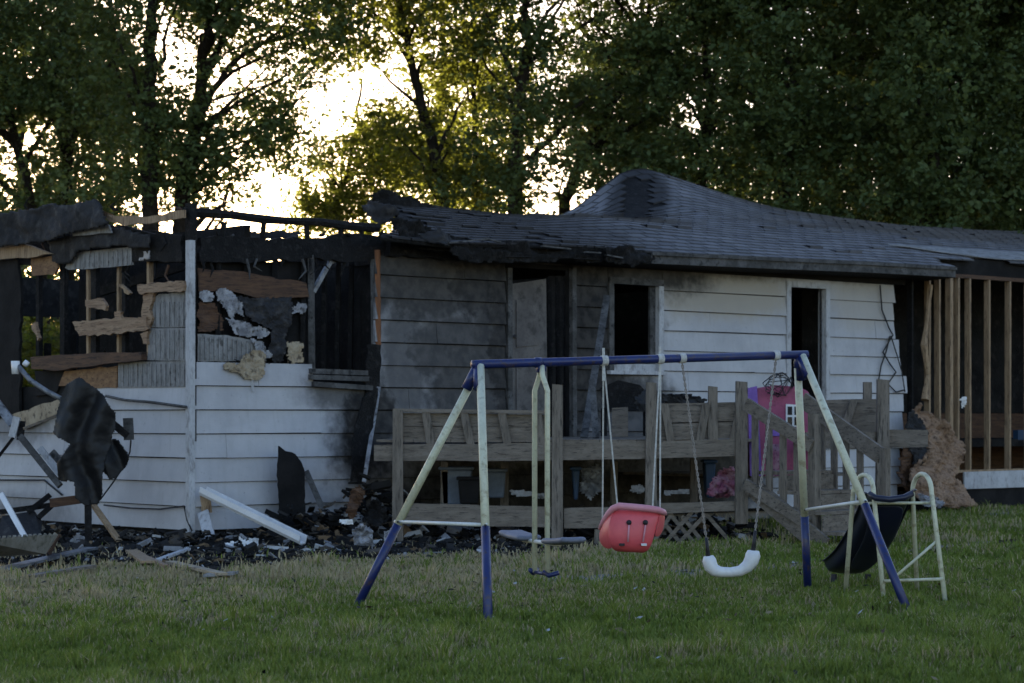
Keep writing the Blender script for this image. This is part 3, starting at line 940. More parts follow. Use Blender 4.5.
# pale underlay strip along the torn right eave
mb = MB()
uf = np.linspace(hp(888, 246, 0.4)[0], ULEN + 0.25, 22)
for i, (a, b) in enumerate(zip(uf[:-1], uf[1:])):
    def lo(k): return 0.36 - 0.40 * min(1, k / 5) + 0.02 * math.sin(k * 1.7)
    def zz(u, v): return roof_z(u, v) + 0.035
    p = [(a, lo(i)), (b, lo(i + 1)), (b, 0.40), (a, 0.40)]
    mb.box8([(u, v, zz(u, v)) for u, v in p] + [(u, v, zz(u, v) + 0.012) for u, v in p])
hb(mb, "underlay_strip", M['rib'])

def rsheet(name, pts, material, v, amp, seed, step=1.5, t=0.01):
    o = hb(sheet(ragged(pts, 4, 1.0, seed), lambda x, y: hp(x, y, v), (0, -1, 0.3), step, amp, 2.0, seed), name, material, house, True)
    return thicken(o, t)
rsheet("curled_roofing", [(358, 208), (372, 202), (386, 205), (400, 210), (392, 222), (376, 224), (364, 216)], M['felt'], 0.9, 0.12, 21)
rsheet("curled_roofing", [(372, 194), (380, 190), (402, 197), (432, 203), (445, 212), (430, 224), (404, 226), (385, 214), (376, 204)], M['char'], 1.6, 0.09, 22)
rsheet("curled_roofing", [(384, 222), (410, 222), (440, 230), (470, 240), (470, 250), (446, 252), (418, 246), (396, 240)], M['char'], -0.35, 0.14, 23)
rsheet("curled_roofing", [(420, 232), (440, 229), (452, 238), (446, 247), (430, 243)], M['felt'], -0.55, 0.12, 24)
rsheet("torn_soffit", [(450, 247), (466, 244), (480, 247), (496, 252), (520, 252), (560, 256), (556, 262), (500, 261), (470, 262), (453, 258)], M['char'], -0.5, 0.10, 25)
rsheet("torn_soffit", [(446, 244), (500, 242), (560, 246), (620, 250), (655, 254), (660, 263), (640, 266), (600, 262), (540, 258), (480, 254)], M['char'], -0.46, 0.12, 26)
rsheet("torn_soffit", [(600, 250), (626, 247), (640, 251), (650, 262), (632, 268), (606, 262)], M['char'], -0.56, 0.16, 27)
for i, (x0, y0, x1, y1) in enumerate(((448, 243, 486, 239), (486, 239, 500, 242), (542, 246, 570, 249), (585, 252, 600, 253), (606, 255, 622, 258))):
    hb(MB().beam(hp(x0, y0, -0.6), hp(x1, y1, -0.6), 0.05, 0.018), "bent_drip_edge", M['trim_soot'])
fpoly("blocking", [(386, 236), (440, 240), (500, 250), (500, 262), (384, 256)], M['char'], house, 0.0, 0.10, (8, 1.5), 28)
# charred rafters of the open left bay
for i in range(6):
    u = 0.6 + 0.75 * i
    hb(MB().beam((u, 0.2, 3.42 + 0.05 * math.sin(i * 3)), (u + 0.1, random.uniform(2.5, 5.0), 3.3 + random.uniform(-.3, .25)), 0.05, 0.12), "charred_rafter", M['char'])
rsheet("slumped_roofing", [(205, 234), (228, 229), (262, 232), (300, 232), (296, 240), (210, 240)], M['felt'], 1.4, 0.10, 29)

rs = random.Random(77)
for i in range(22):       # charred splinters standing up from plates and hanging from headers
    x = rs.uniform(200, 384)
    y = rs.choice((262, 262, 238, 366 if x < 305 else 258))
    L = rs.uniform(5, 20) * (1 if y > 250 and y < 300 else -0.6)
    vv = rs.uniform(-0.02, 0.06)
    hb(MB().tube([hp(x, y - 3, vv), hp(x + rs.uniform(-4, 4), y + L * 0.5, vv - 0.03), hp(x + rs.uniform(-6, 6), y + L, vv - rs.uniform(0, .1))], [rs.uniform(.012, .03), 0.015, 0.004], 5), "charred_splinter", M['char'] if rs.random() < 0.8 else M['trim_soot'])
for i in range(20):
    x = rs.uniform(22, 184)
    y = rs.choice((262, 268, 356, 236, 212))
    L = rs.uniform(6, 22) * (1 if y in (262, 268, 236) else -0.6)
    uu = rs.uniform(-0.06, 0.05)
    hb(MB().tube([ep(x, y - 3, uu), ep(x + rs.uniform(-4, 4), y + L * 0.5, uu - 0.03), ep(x + rs.uniform(-6, 6), y + L, uu - rs.uniform(0, .1))], [rs.uniform(.012, .03), 0.015, 0.004], 5), "charred_splinter", M['char'] if rs.random() < 0.7 else M['brown'])

# ---- end wall above the siding: slabs, panels, studs, planks
def esheet(name, pts, material, u, amp, seed, step=2.5, t=0.012, parent=house):
    return thicken(hb(sheet(pts, lambda x, y: ep(x, y, u), (-1, 0, 0), step, amp, 1.3, seed), name, material, parent, True), t)
epoly("charred_gable_board", [(-14, 232), (60, 228), (108, 224), (150, 230), (186, 234), (186, 263), (134, 262), (66, 266), (-14, 264)], M['char'], house, 0.10, 0.05, (8, 1.5), 30)
gable = esheet("gable_felt", [(-12, 214), (10, 213), (40, 208), (48, 204), (72, 206), (93, 199), (101, 208), (110, 224), (102, 227), (78, 231), (64, 236), (48, 241), (14, 245), (-12, 248)], M['felt'], -0.25, 0.10, 31, 1.6, 0.03)
esheet("gable_felt", [(48, 240), (70, 234), (100, 229), (120, 228), (150, 236), (150, 248), (118, 246), (80, 250), (66, 263), (54, 264)], M['felt'], -0.12, 0.06, 32, 2.2, 0.02)
epoly("ribbed_panel", [(74, 229), (110, 225), (113, 233), (74, 236)], M['rib'], house, -0.16, 0.02, (6, 0.6), 33)
epoly("scorched_rafter", [(-10, 246), (14, 243), (34, 246), (56, 254), (40, 257), (20, 258), (-10, 262)], M['stud'], house, -0.10, 0.05, (8, 1.2), 34)
epoly("scorched_sheathing", [(33, 258), (58, 255), (60, 268), (56, 275), (34, 276)], M['osb'], house, -0.02, 0.03, (6, 1), 35)
rp = epoly("ribbed_panel", [(66, 268), (72, 255), (82, 252), (134, 246), (134, 265), (70, 270)], M['rib'], house, -0.02, 0.015, (8, 0.7), 36)
for i in range(13):
    x = 74 + i * 4.7
    epoly("rib", [(x, 255 - i * 0.5), (x + 1.7, 255 - i * 0.5), (x + 1.7, 268 - i * 0.3), (x, 268 - i * 0.3)], M['rib'], rp, -0.036, 0.008)
epoly("scorched_plank", [(104, 214), (114, 216), (150, 217), (186, 210), (186, 218), (150, 224), (128, 226), (112, 222), (98, 205)], M['stud'], house, -0.14, 0.04, (7, 1.0), 37)
epoly("charred_plate", [(108, 226), (150, 232), (186, 236), (186, 262), (136, 262), (136, 246), (118, 244)], M['char'], house, 0.02, 0.06, (8, 1.4), 38)
esheet("torn_foil", [(136, 252), (148, 251), (150, 258), (138, 261)], M['foil'], -0.06, 0.04, 39, 1.6, 0.006)
for i, (x, w, m) in enumerate(((40, 3, 'char'), (64, 4.5, 'char'), (90.5, 2.2, 'stud'), (95, 5, 'char'), (121, 2.2, 'stud'), (126, 3.5, 'char'), (151, 2.4, 'stud'))):
    epoly("wall_stud", [(x, 262), (x + w, 262), (x + w, 356), (x, 356)], M[m], house, 0.09, 0.06)
for i, (p, m, uo) in enumerate((
        ([(75, 322), (110, 319), (149, 317), (151, 329), (120, 334), (82, 336)], 'raw', -0.05),
        ([(88, 300), (104, 298), (109, 306), (108, 311), (96, 308), (88, 306)], 'raw', -0.03),
        ([(140, 285), (186, 281), (186, 291), (156, 293), (142, 294)], 'raw', -0.05),
        ([(146, 294), (158, 292), (152, 310), (155, 318), (150, 330), (144, 312)], 'raw', -0.02),
        ([(117, 312), (124, 312), (124, 319), (118, 319)], 'raw', -0.03),
        ([(119, 284), (123, 284), (133, 293), (131, 295)], 'stud', -0.03),
        ([(34, 325), (38, 322), (42, 338), (40, 341)], 'raw', -0.02),
        ([(143, 334), (151, 331), (150, 344), (146, 344)], 'raw', -0.03))):
    epoly("broken_plank", p, M[m], house, uo, 0.04, (3.5, 1.2), 40 + i)
rp1 = epoly("ribbed_panel", [(152, 300), (160, 294), (186, 292), (186, 327), (150, 327)], M['rib'], house, -0.005, 0.012, (8, 0.6), 50)
rp2 = epoly("ribbed_panel", [(150, 328), (186, 328), (186, 361), (148, 360)], M['rib'], house, -0.02, 0.012, (8, 0.6), 51)
rp3 = epoly("ribbed_panel", [(119, 362), (186, 361), (186, 387), (119, 388)], M['rib'], house, -0.005, 0.012)
for i in range(7):
    x = 154 + i * 4.7
    epoly("rib", [(x, 302), (x + 1.7, 302), (x + 1.7, 326), (x, 326)], M['rib'], rp1, -0.019, 0.008)
    epoly("rib", [(x, 330), (x + 1.7, 330), (x + 1.7, 359), (x, 359)], M['rib'], rp2, -0.034, 0.008)
for i in range(14):
    x = 122 + i * 4.7
    epoly("rib", [(x, 364), (x + 1.7, 364), (x + 1.7, 386), (x, 386)], M['rib'], rp3, -0.019, 0.008)
epoly("window_plate", [(36, 357), (90, 354), (147, 352), (147, 360), (100, 366), (60, 371), (37, 369)], M['brown'], house, -0.04, 0.08, (9, 1.0), 52)
epoly("strand_board_panel", [(66, 371), (118, 366), (118, 388), (90, 388), (60, 386)], M['osb'], house, 0.0, 0.02, (8, 1.0), 53)
epoly("charred_panel", [(36, 371), (66, 370), (58, 392), (36, 396)], M['char_flat'], house, 0.02, 0.02, (8, 1.0), 54)
epoly("charred_wall_panel", [(-30, 262), (20, 258), (24, 300), (22, 360), (22, 412), (-30, 428)], M['char_flat'], house, 0.0, 0.04, (10, 1.6), 55)
epoly("soffit_panel", [(14, 414), (60, 399), (62, 408), (58, 414), (26, 430)], M['foam'], house, -0.06, 0.02, (8, 0.8), 56)
hb(MB().tube([ep(x, y, -0.08) for x, y in ((106, 396), (124, 400), (150, 402), (172, 405), (186, 407))], 0.018, 6), "loose_flashing", M['trim_soot'])
hb(MB().tube([ep(x, y, -0.05) for x, y in ((-5, 480), (20, 480), (44, 480), (62, 495))], 0.012, 6), "loose_cable", M['wire'])
hb(MB().tube([ep(x, y, -0.05) for x, y in ((104, 505), (130, 508), (160, 509), (184, 506), (187, 520), (192, 531))], 0.010, 6), "loose_cable", M['wire'])

# ================================================================== DECK AND STAIRS
DD = 25.5                                           # the deck's front edge runs square to the view axis
deck = thing("wooden_deck", "weathered grey wooden deck with slanted bench backs along the house front", "deck", dp(560, 545, DD))
def dpl(x, y, d=DD):
    return dp(x, y, d)
def dboard(name, pts, material=None, d=DD, th=0.04, parent=None, rag=None, seed=0):
    q = ragged(pts, rag[0], rag[1], seed) if rag else pts
    return MB().prism([dpl(x, y, d) for x, y in q], (0, th, 0)).build(name, material or M['dwood'], parent or deck)
dboard("rim_beam", [(374, 445), (549, 443), (549, 460.5), (374, 461)], rag=(30, 0.5), seed=1)
dboard("rim_beam", [(550, 442), (640, 441.5), (748, 439), (748, 455.5), (640, 459), (550, 460)], rag=(30, 0.5), seed=2)
dboard("skirt_board", [(400, 503), (551, 507), (551, 527.5), (400, 524)], rag=(30, 0.4), seed=3)
dboard("skirt_board", [(564, 508), (658, 507), (658, 528), (564, 528.5)], rag=(30, 0.5), seed=4)
dboard("skirt_board", [(660, 503), (735, 501), (735, 511), (660, 514)], rag=(20, 0.5), seed=5)
for (x0, x1, y0, y1, d) in ((392, 403, 409, 545, DD - 0.05), (551.5, 563, 384, 546, DD - 0.05), (645.5, 657, 382, 506, DD - 0.05), (735.5, 748, 381, 524, DD - 0.05),
                            (594, 602, 529, 548, DD + 0.02), (708, 718, 386, 441, DD + 0.06), (500, 509, 461, 530, DD + 1.5), (610, 618, 461, 530, DD + 1.6), (440, 448, 461, 535, DD + .9), (690, 698, 458, 530, DD + 1.8)):
    o = dboard("post", [(x0 + 0.8, y0), (x1 - 0.4, y0 + 1), (x1, y1), (x0, y1)], M['dpost'], d, 0.11)
# floor planks along the house
dk = [dpl(376, 441, DD + 0.02), dpl(747, 439, DD + 0.02)]
zf = 1.19
nb = 20
for i in range(nb):
    t0, t1 = i / nb, (i + 0.96) / nb
    def fp(t, s):
        a = Vector((dk[0].x + (dk[1].x - dk[0].x) * t, dk[0].y, zf))
        b = W(ux(395) + (ux(790) - ux(395)) * t, -0.06, zf)
        return a + (b - a) * s
    mb = MB().box8([fp(t0, 0.02), fp(t1, 0.02), fp(t1, 1), fp(t0, 1)] + [fp(t0, 0.02) + Vector((0, 0, .03)), fp(t1, 0.02) + Vector((0, 0, .03)), fp(t1, 1) + Vector((0, 0, .03)), fp(t0, 1) + Vector((0, 0, .03))])
    mb.build("floor_plank", M['dwood'], deck)
# bench backs: horizontal boards with slanted supports in front
dboard("bench_cap", [(393, 408.5), (550, 410.5), (550, 414), (393, 412)], d=DD + 0.02, th=0.12)
dboard("bench_slat", [(400, 413), (550, 415), (550, 427.5), (400, 426.5)], d=DD + 0.10, th=0.03, rag=(40, 0.4), seed=7)
dboard("bench_slat", [(400, 426), (550, 427), (550, 441), (400, 442)], d=DD + 0.10, th=0.03, rag=(40, 0.4), seed=8)
dboard("bench_slat", [(656, 403.5), (736, 402), (736, 421.8), (656, 423.8)], d=DD + 0.10, th=0.03, rag=(40, 0.4), seed=9)
dboard("bench_slat", [(656, 423), (736, 421), (736, 438), (656, 441)], d=DD + 0.10, th=0.03, rag=(40, 0.4), seed=10)
for (x0, x1) in ((425, 430), (463, 470), (501, 507), (537, 541), (664, 671), (706, 699), (741, 732)):
    yt = 411 if x0 < 600 else 404
    dboard("bench_support", [(x0 - 3.5, yt), (x0 + 4.5, yt), (x1 + 4.5, 444), (x1 - 3.5, 444)], M['dpost'], DD + 0.03, 0.05)
# lattice below the deck
lat = [((662, 556), (692, 512)), ((676, 556), (706, 514)), ((690, 552), (700, 537)), ((655, 540), (672, 513)),
       ((655, 512), (683, 556)), ((668, 512), (697, 556)), ((682, 516), (706, 554)), ((706, 514), (734, 556))]
for i, (a, b) in enumerate(lat):
    (x0, y0), (x1, y1) = a, b
    y0, y1 = min(y0, 546), min(y1, 546)
    MB().beam(dpl(x0, y0, DD + 0.05 + 0.012 * (i > 3)), dpl(x1, y1, DD + 0.05 + 0.012 * (i > 3)), 0.012, 0.045, (0, 1, 0)).build("lattice_strip", M['dwood'], deck)
# right wing of the deck, behind the stairs
WB = dp(805, 440, 26.2)
WC = dp(885, 440, 27.2)
mb = MB()
for (a, b, z0, z1) in ((WB, WC, 1.10, 1.30),):
    mb.beam((a.x, a.y, 1.2), (b.x, b.y, 1.2), 0.04, 0.2)
mb.build("rim_beam", M['dwood'], deck)
dboard("rim_beam", [(889, 429.5), (928, 430), (928, 447), (889, 448)], d=27.1)
dboard("post", [(878, 379), (889.5, 380), (890, 540), (876, 540)], M['dpost'], 27.0, 0.12)
dboard("post", [(864, 382), (872, 382), (872, 440), (864, 440)], M['dpost'], 27.9, 0.10)
dboard("bench_slat", [(824, 400), (879, 399), (879, 432), (826, 434)], d=27.5, th=0.03, rag=(20, 0.5), seed=12)
dboard("bench_support", [(850, 400), (858, 400), (846, 436), (838, 436)], M['dpost'], 27.4, 0.05)
_ua, _ub = hp(756, 400, -2.5)[0], hp(868, 400, -2.5)[0]
for i in range(8):
    u0 = _ua + (_ub - _ua) * i / 8
    u1 = u0 + (_ub - _ua) / 8 - 0.008
    p = [W(u0, -0.08, 0.70), W(u1, -0.08, 0.70), W(u1, -2.5, 0.70), W(u0, -2.5, 0.70)]
    MB().box8(p + [q + Vector((0, 0, 0.035)) for q in p]).build("landing_plank", M['dwood'], deck)

stairs = thing("wooden_stairs", "weathered wooden stairs with slatted railings leading down from the deck", "stairs", dp(790, 552, 24.6))
DS = Vector((0.664, -0.748, 0))                      # down the stairs, square to the house
US = Vector((A_.x, A_.y, 0))
L0 = dp(747, 440, DD - 0.08); L0.z = 0
def st(l, w, z):
    return Vector((L0.x, L0.y, z)) + DS * l + US * w
for i, (l, z) in enumerate(((0.10, 0.86), (0.42, 0.64), (0.74, 0.42), (1.06, 0.20))):
    MB().box8([st(l, 0.05, z - 0.04), st(l + 0.32, 0.05, z - 0.04), st(l + 0.32, 1.02, z - 0.04), st(l, 1.02, z - 0.04),
               st(l, 0.05, z), st(l + 0.32, 0.05, z), st(l + 0.32, 1.02, z), st(l, 1.02, z)]).build("tread", M['dwood'], stairs)
    if i < 3:
        MB().box8([st(l + 0.33, 0.06, z - 0.22), st(l + 0.35, 0.06, z - 0.22), st(l + 0.35, 1.0, z - 0.22), st(l + 0.33, 1.0, z - 0.22),
                   st(l + 0.33, 0.06, z - 0.045), st(l + 0.35, 0.06, z - 0.045), st(l + 0.35, 1.0, z - 0.045), st(l + 0.33, 1.0, z - 0.045)]).build("riser", M['dwood'], stairs)
for w in (0.02, 1.05):
    MB().beam(st(0.02, w, 0.70), st(1.15, w, 0.02), 0.04, 0.24).build("stringer", M['dwood'], stairs)
# left railing (pixel line -> stair plane w = 0) and right railing
def rail(x0, y0, x1, y1, d0, d1, h, name, parent=stairs, w=0.045, m='dwood'):
    return MB().beam(dp(x0, y0, d0), dp(x1, y1, d1), w, h).build(name, M[m], parent)
rail(746, 404, 812, 446, 25.36, 24.75, 0.15, "handrail")
rail(745, 484, 808, 524, 25.36, 24.75, 0.13, "lower_rail")
for i, x in enumerate((755, 769, 783, 797)):
    t = (x - 746) / 66.0
    d = 25.40 - 0.60 * t
    rail(x, 408 + 42 * t, x + 0.4, 488 + 40 * t, d, d, 0.03, "baluster", m='dpost', w=0.085)
rail(814, 414, 815, 550, 24.8, 24.8, 0.10, "newel_post", m='dpost', w=0.10)
rail(803, 400, 881, 456, 26.05, 25.3, 0.19, "handrail")
rail(817, 482, 872, 520, 25.95, 25.35, 0.12, "lower_rail")
for i, x in enumerate((822, 834, 846, 860)):
    t = (x - 803) / 78.0
    d = 26.10 - 0.75 * t
    rail(x, 404 + 54 * t, x + 0.4, 474 + 56 * t, d, d, 0.03, "baluster", m='dpost', w=0.085)
rail(885, 448, 885, 548, 25.2, 25.2, 0.09, "newel_post", m='dpost', w=0.09)

# ================================================================== PLAYHOUSE, WIRE TANGLE, CABLE
ph = thing("toy_playhouse", "pink plastic toy playhouse with a white window behind the stair railing", "playhouse", dp(785, 480, 26.9))
ph.location.z = 0.735
def php(x, y, o=0.0):
    p = dp(x, y, 26.9 + o); return p
body = MB().prism([php(752, 400), (php(758, 388)), php(776, 385), php(800, 387), php(809, 392), php(810, 400), php(809, 476), php(752, 476)], (0, 0.55, 0)).build("playhouse_wall", M['pink'], ph)
bevel(body, 0.02, 3)
MB().prism([php(748, 388, -0.03), php(757, 386, -0.03), php(762, 476, -0.03), php(750, 476, -0.03)], (0, 0.05, 0)).build("corner_column", M['purple'], ph)
MB().prism([php(766, 430, -0.02), php(800, 430, -0.02), php(800, 436, -0.02), php(766, 436, -0.02)], (0, 0.03, 0)).build("trim_band", M['purple'], ph)
win = MB().prism([php(786, 404, -0.03), php(800, 405, -0.03), php(800, 427, -0.03), php(786, 426, -0.03)], (0, 0.04, 0)).build("window_frame", M['whiteplastic'], ph)
for (x, y) in ((787.6, 406.5), (794.4, 406.5), (787.6, 417), (794.4, 417)):
    MB().prism([php(x, y, -0.036), php(x + 4.6, y, -0.036), php(x + 4.6, y + 8.4, -0.036), php(x, y + 8.4, -0.036)], (0, 0.01, 0)).build("pane", M['glassdark'], win)
MB().prism([php(768, 444, -0.01), php(782, 444, -0.01), php(782, 476, -0.01), php(768, 476, -0.01)], (0, 0.02, 0)).build("playhouse_door", M['pinkcloth'], ph)

def scribble(n, cx, cy, rx, ry, d, r, seed, pts=14):
    rr = random.Random(seed)
    mb = MB()
    for k in range(n):
        a0 = rr.uniform(0, 6.28)
        p = []
        for i in range(pts):
            a = a0 + i * rr.uniform(0.5, 0.8)
            q = rr.uniform(0.55, 1.0)
            p.append(dp(cx + math.cos(a) * rx * q, cy + math.sin(a) * ry * q, d + rr.uniform(-0.12, 0.12)))
        mb.tube(p, r, 4, caps=False)
    return mb
scribble(4, 779, 385, 17, 13, 26.85, 0.006, 3).single("wire_tangle", M['wire'], "tangle of thin wire heaped on the pink playhouse", "wire")
mb = MB()
mb.tube([hw(x, y, -0.06) for x, y in ((880, 285), (882, 310), (889, 328), (893, 335), (887, 345), (883, 352), (890, 364), (896, 372), (888, 384), (896, 392), (904, 390))], 0.012, 5)
mb.tube([hw(x, y, -0.07) for x, y in ((890, 336), (886, 352), (881, 366), (878, 384))], 0.012, 5)
mb.tube([hw(x, y, -0.07) for x, y in ((891, 336), (897, 355), (902, 372), (905, 392))], 0.010, 5)
mb.single("hanging_cable", M['wire'], "black cable hanging from the eave in front of white siding", "cable")

# things standing on the deck
def leaning(name, x0, y0, x1, y1, d0, d1, w, h, m, label, cat="board", group=None):
    return MB().beam(dp(x0, y0, d0), dp(x1, y1, d1), w, h, (0, 1, 0)).single(name, M[m], label, cat, group)
leaning("charred_plank", 607, 296, 584, 438, 29.4, 27.0, 0.03, 0.09, 'trim_soot', "sooty plank leaning against the wall beside the burnt window")
leaning("charred_plank", 592, 380, 596, 438, 27.2, 26.8, 0.03, 0.08, 'trim_soot', "short sooty plank upright on the deck under the burnt window")
t = thing("burnt_table", "burnt black table leaning on the deck under the sooty window", "table", dp(640, 438, 27.6))
t.location.z = 1.22
MB().prism([dp(600, 388, 27.6), dp(618, 380, 27.6), dp(640, 385, 27.6), dp(654, 400, 27.6), dp(650, 412, 27.6), dp(606, 410, 27.6)], (0, 0.05, 0)).build("table_top", M['char'], t)
for x in (604, 622, 646):
    MB().beam(dp(x, 408, 27.65), dp(x, 436, 27.65), 0.05, 0.06).build("leg", M['char'], t)
MB().prism([dp(612, 408, 27.0), dp(628, 407, 27.0), dp(628, 437, 27.0), dp(612, 437, 27.0)], (0, 0.03, 0)).single("grey_board", M['dwood'], "grey board standing on the deck between two railing posts", "board")
sheet(ragged([(634, 398), (644, 389), (662, 393), (690, 395), (706, 399), (702, 412), (640, 412)], 6, 1.2, 5), lambda x, y: dp(x, y, 26.6), (0, -1, 0), 2.5, 0.08, 3, 5).single(
    "charred_tarp", M['tarp'], "charred black sheet draped behind the bench back by the white wall", "tarp")
thicken(bpy.data.objects["charred_tarp"], 0.02)
# stored clutter under the deck
def tub(name, x0, x1, y0, y1, d, m, label, cat="storage tub"):
    c = [dp(x0 + 2, y1, d), dp(x1 - 2, y1, d), dp(x1, y0, d), dp(x0, y0, d)]
    t = thing(name, label, cat, (c[0] + c[1]) / 2)
    mb = MB()
    dy = Vector((0, 0.4, 0))
    mb.box8([c[0], c[1], c[1] + dy, c[0] + dy, c[3], c[2], c[2] + dy, c[3] + dy])
    bevel(mb.build("tub", M[m], t), 0.02, 2)
    z0, z1 = c[3].z, c[3].z + 0.035
    bevel(MB().box((c[3].x - 0.02, c[3].y - 0.02, z0), (c[2].x + 0.02, c[2].y + 0.42, z1)).build("lid", M[m], t), 0.01, 2)
    return t
tub("plastic_tub", 440, 472, 470, 505, 26.4, 'tub', "grey-blue plastic tub stored under the deck behind the swing leg")
tub("plastic_tub", 484, 506, 472, 498, 26.6, 'tub', "smaller grey-blue plastic tub under the deck beside the dark crate")
tub("plastic_tub", 705, 716, 463, 498, 26.5, 'tubblue', "bright blue bin under the deck beside pink cloth", "bin")
tub("plastic_tub", 572, 580, 470, 500, 26.6, 'tubblue', "narrow dark blue bin under the deck beside a post", "bin")
tub("plastic_tub", 458, 480, 480, 504, 26.1, 'char_flat', "black crate under the deck in front of the grey tub", "crate")
thicken(sheet(ragged([(706, 494), (712, 480), (722, 470), (732, 467), (738, 474), (738, 496), (720, 498)], 5, 1.0, 6), lambda x, y: dp(x, y, 26.0), (0, -1, 0), 1.6, 0.18, 4, 6).single(
    "pink_blanket", M['pinkcloth'], "crumpled pink patterned blanket under the deck beside a blue bin", "blanket"), 0.02)
thicken(sheet(ragged([(510, 490), (526, 491), (548, 494), (546, 498), (512, 495)], 5, 0.6, 8), lambda x, y: dp(x, y, 26.0), (0, -1, 0), 1.6, 0.05, 4, 8).single(
    "white_cloth", M['rib'], "white crumpled rag under the deck behind the glider", "rag"), 0.01)
thicken(sheet(ragged([(632, 486), (640, 484), (646, 490), (640, 494), (630, 491)], 4, 0.6, 9), lambda x, y: dp(x, y, 26.1), (0, -1, 0), 1.4, 0.05, 4, 9).single(
    "plastic_scrap", M['rib'], "small white plastic scrap under the deck above the red swing", "scrap"), 0.01)
thicken(sheet(ragged([(664, 491), (690, 489), (690, 493), (664, 495)], 5, 0.4, 10), lambda x, y: dp(x, y, 26.0), (0, -1, 0), 1.6, 0.04, 4, 10).single(
    "paper_sheet", M['rib'], "flat white sheet on the shelf under the deck by the rope", "sheet"), 0.01)
thicken(sheet(ragged([(582, 468), (600, 464), (604, 486), (590, 500), (580, 492)], 5, 1.0, 11), lambda x, y: dp(x, y, 26.7), (0, -1, 0), 2, 0.1, 4, 11).single(
    "crumpled_bag", M['greytube'], "grey crumpled bag under the deck behind the swing ropes", "bag"), 0.01)

# ================================================================== SWING SET
ss = thing("swing_set_frame", "metal swing set frame with blue top bar and cream splayed legs on the lawn", "swing set", gp(630, 602))
FEET = {'nl': gp(488.5, 627), 'fl': gp(354, 609), 'nr': gp(910, 613), 'fr': gp(808, 592)}
BL, BR = dp(472, 364.5, 16.9), dp(807, 354.5, 18.1)
TL, TR = dp(478, 366, 16.92), dp(800, 356, 18.08)
def bar_pt(x, drop=0.0):
    t = (x - 472) / (807 - 472)
    s = t * 16.9 / (18.1 - t * 1.2)                 # perspective-correct along the bar
    p = BL + (BR - BL) * s
    return p - Vector((0, 0, drop))
MB().tube([BL, BR], 0.034, 16).build("top_bar", M['blue'], ss, True)
def leg(foot, top, frac, r=0.031):
    mid = foot + (top - foot) * frac
    o = MB().tube([mid + (foot - mid).normalized() * 0.02, top], r * 1.02, 14).build("leg", M['cream'], ss, True)
    MB().tube([foot - Vector((0, 0, 0.03)), mid], r * 1.10, 14).build("lower_tube", M['blue'], o, True)
    return mid
DN = (FEET['nl'] - FEET['fl']).normalized()
m_nl = leg(FEET['nl'], TL + DN * 0.03, 0.36)
m_fl = leg(FEET['fl'], TL - DN * 0.03 - Vector((0, 0, 0.06)), 0.36)
m_nr = leg(FEET['nr'], TR + DN * 0.03, 0.40)
m_fr = leg(FEET['fr'], TR - DN * 0.03 - Vector((0, 0, 0.04)), 0.335)
for (p, top) in ((TL, 1), (TR, 0)):       # blue corner brackets
    a = FEET['nl' if top else 'nr']; b = FEET['fl' if top else 'fr']
    mb = MB()
    mb.tube([p, p + (a - p).normalized() * 0.22], 0.041, 12)
    mb.tube([p, p + (b - p).normalized() * 0.20], 0.041, 12)
    mb.tube([p + Vector((0, 0, 0.02)), p - Vector((0, 0, 0.10))], 0.05, 12)
    mb.build("corner_bracket", M['blue'], ss, True)
for a, b in ((m_fl + Vector((0, 0, 0.02)), m_nl + Vector((0, 0, 0.02))), (m_fr + Vector((0, 0, 0.05)), m_nr + Vector((0, 0, 0.03)))):
    d = (b - a).normalized()
    br = MB().tube([a - d * 0.04, b + d * 0.02], 0.014, 8).build("cross_brace", M['whitep'], ss, True)
    for q in (a, b):
        MB().tube([q - Vector((0, 0.05, 0)), q + Vector((0, 0.05, 0))], 0.009, 6).build("bolt", M['darkmetal'], br)
for x in (538, 604, 660, 682, 776):
    q = bar_pt(x)
    ax = (BR - BL).normalized()
    MB().tube([q - ax * 0.025, q + ax * 0.025], 0.041, 14).build("hanger_clamp", M['blue'] if x < 560 else M['rope'], ss, True)

# toddler bucket swing: seat back turned towards us
sw = thing("toddler_swing", "red plastic toddler bucket swing hanging on white ropes from the blue bar", "swing", dp(632, 552, 17.45))
SWD = 17.45
def sp(x, y, o=0.0):
    return dp(x, y, SWD + o)
def loft(rows, name, m, parent, th, smooth=True):
    mb = MB()
    n = len(rows[0])
    vs = [p for r in rows for p in r]
    fs = [(i * n + j, i * n + j + 1, (i + 1) * n + j + 1, (i + 1) * n + j) for i in range(len(rows) - 1) for j in range(n - 1)]
    o = mb.add(vs, fs).build(name, M[m], parent, smooth)
    thicken(o, th)
    sb = o.modifiers.new("soft", 'SUBSURF'); sb.levels = sb.render_levels = 2
    return o
rows = []
for (y, xl, xr, o) in ((509, 613, 661, 0.03), (513, 610.5, 661, 0.0), (522, 609.5, 657, -0.02), (534, 608, 654.5, -0.03), (544, 609, 651.5, -0.025), (549.5, 613, 648, 0.01), (551.5, 618, 643, 0.06)):
    rows.append([sp(xl + (xr - xl) * t, y + 3.0 * t * (1 if y < 530 else 0.4), o + 0.05 * (2 * t - 1) ** 4) for t in (0, 0.08, 0.25, 0.5, 0.75, 0.92, 1)])
back = loft(rows, "seat_back", 'red', sw, 0.012)
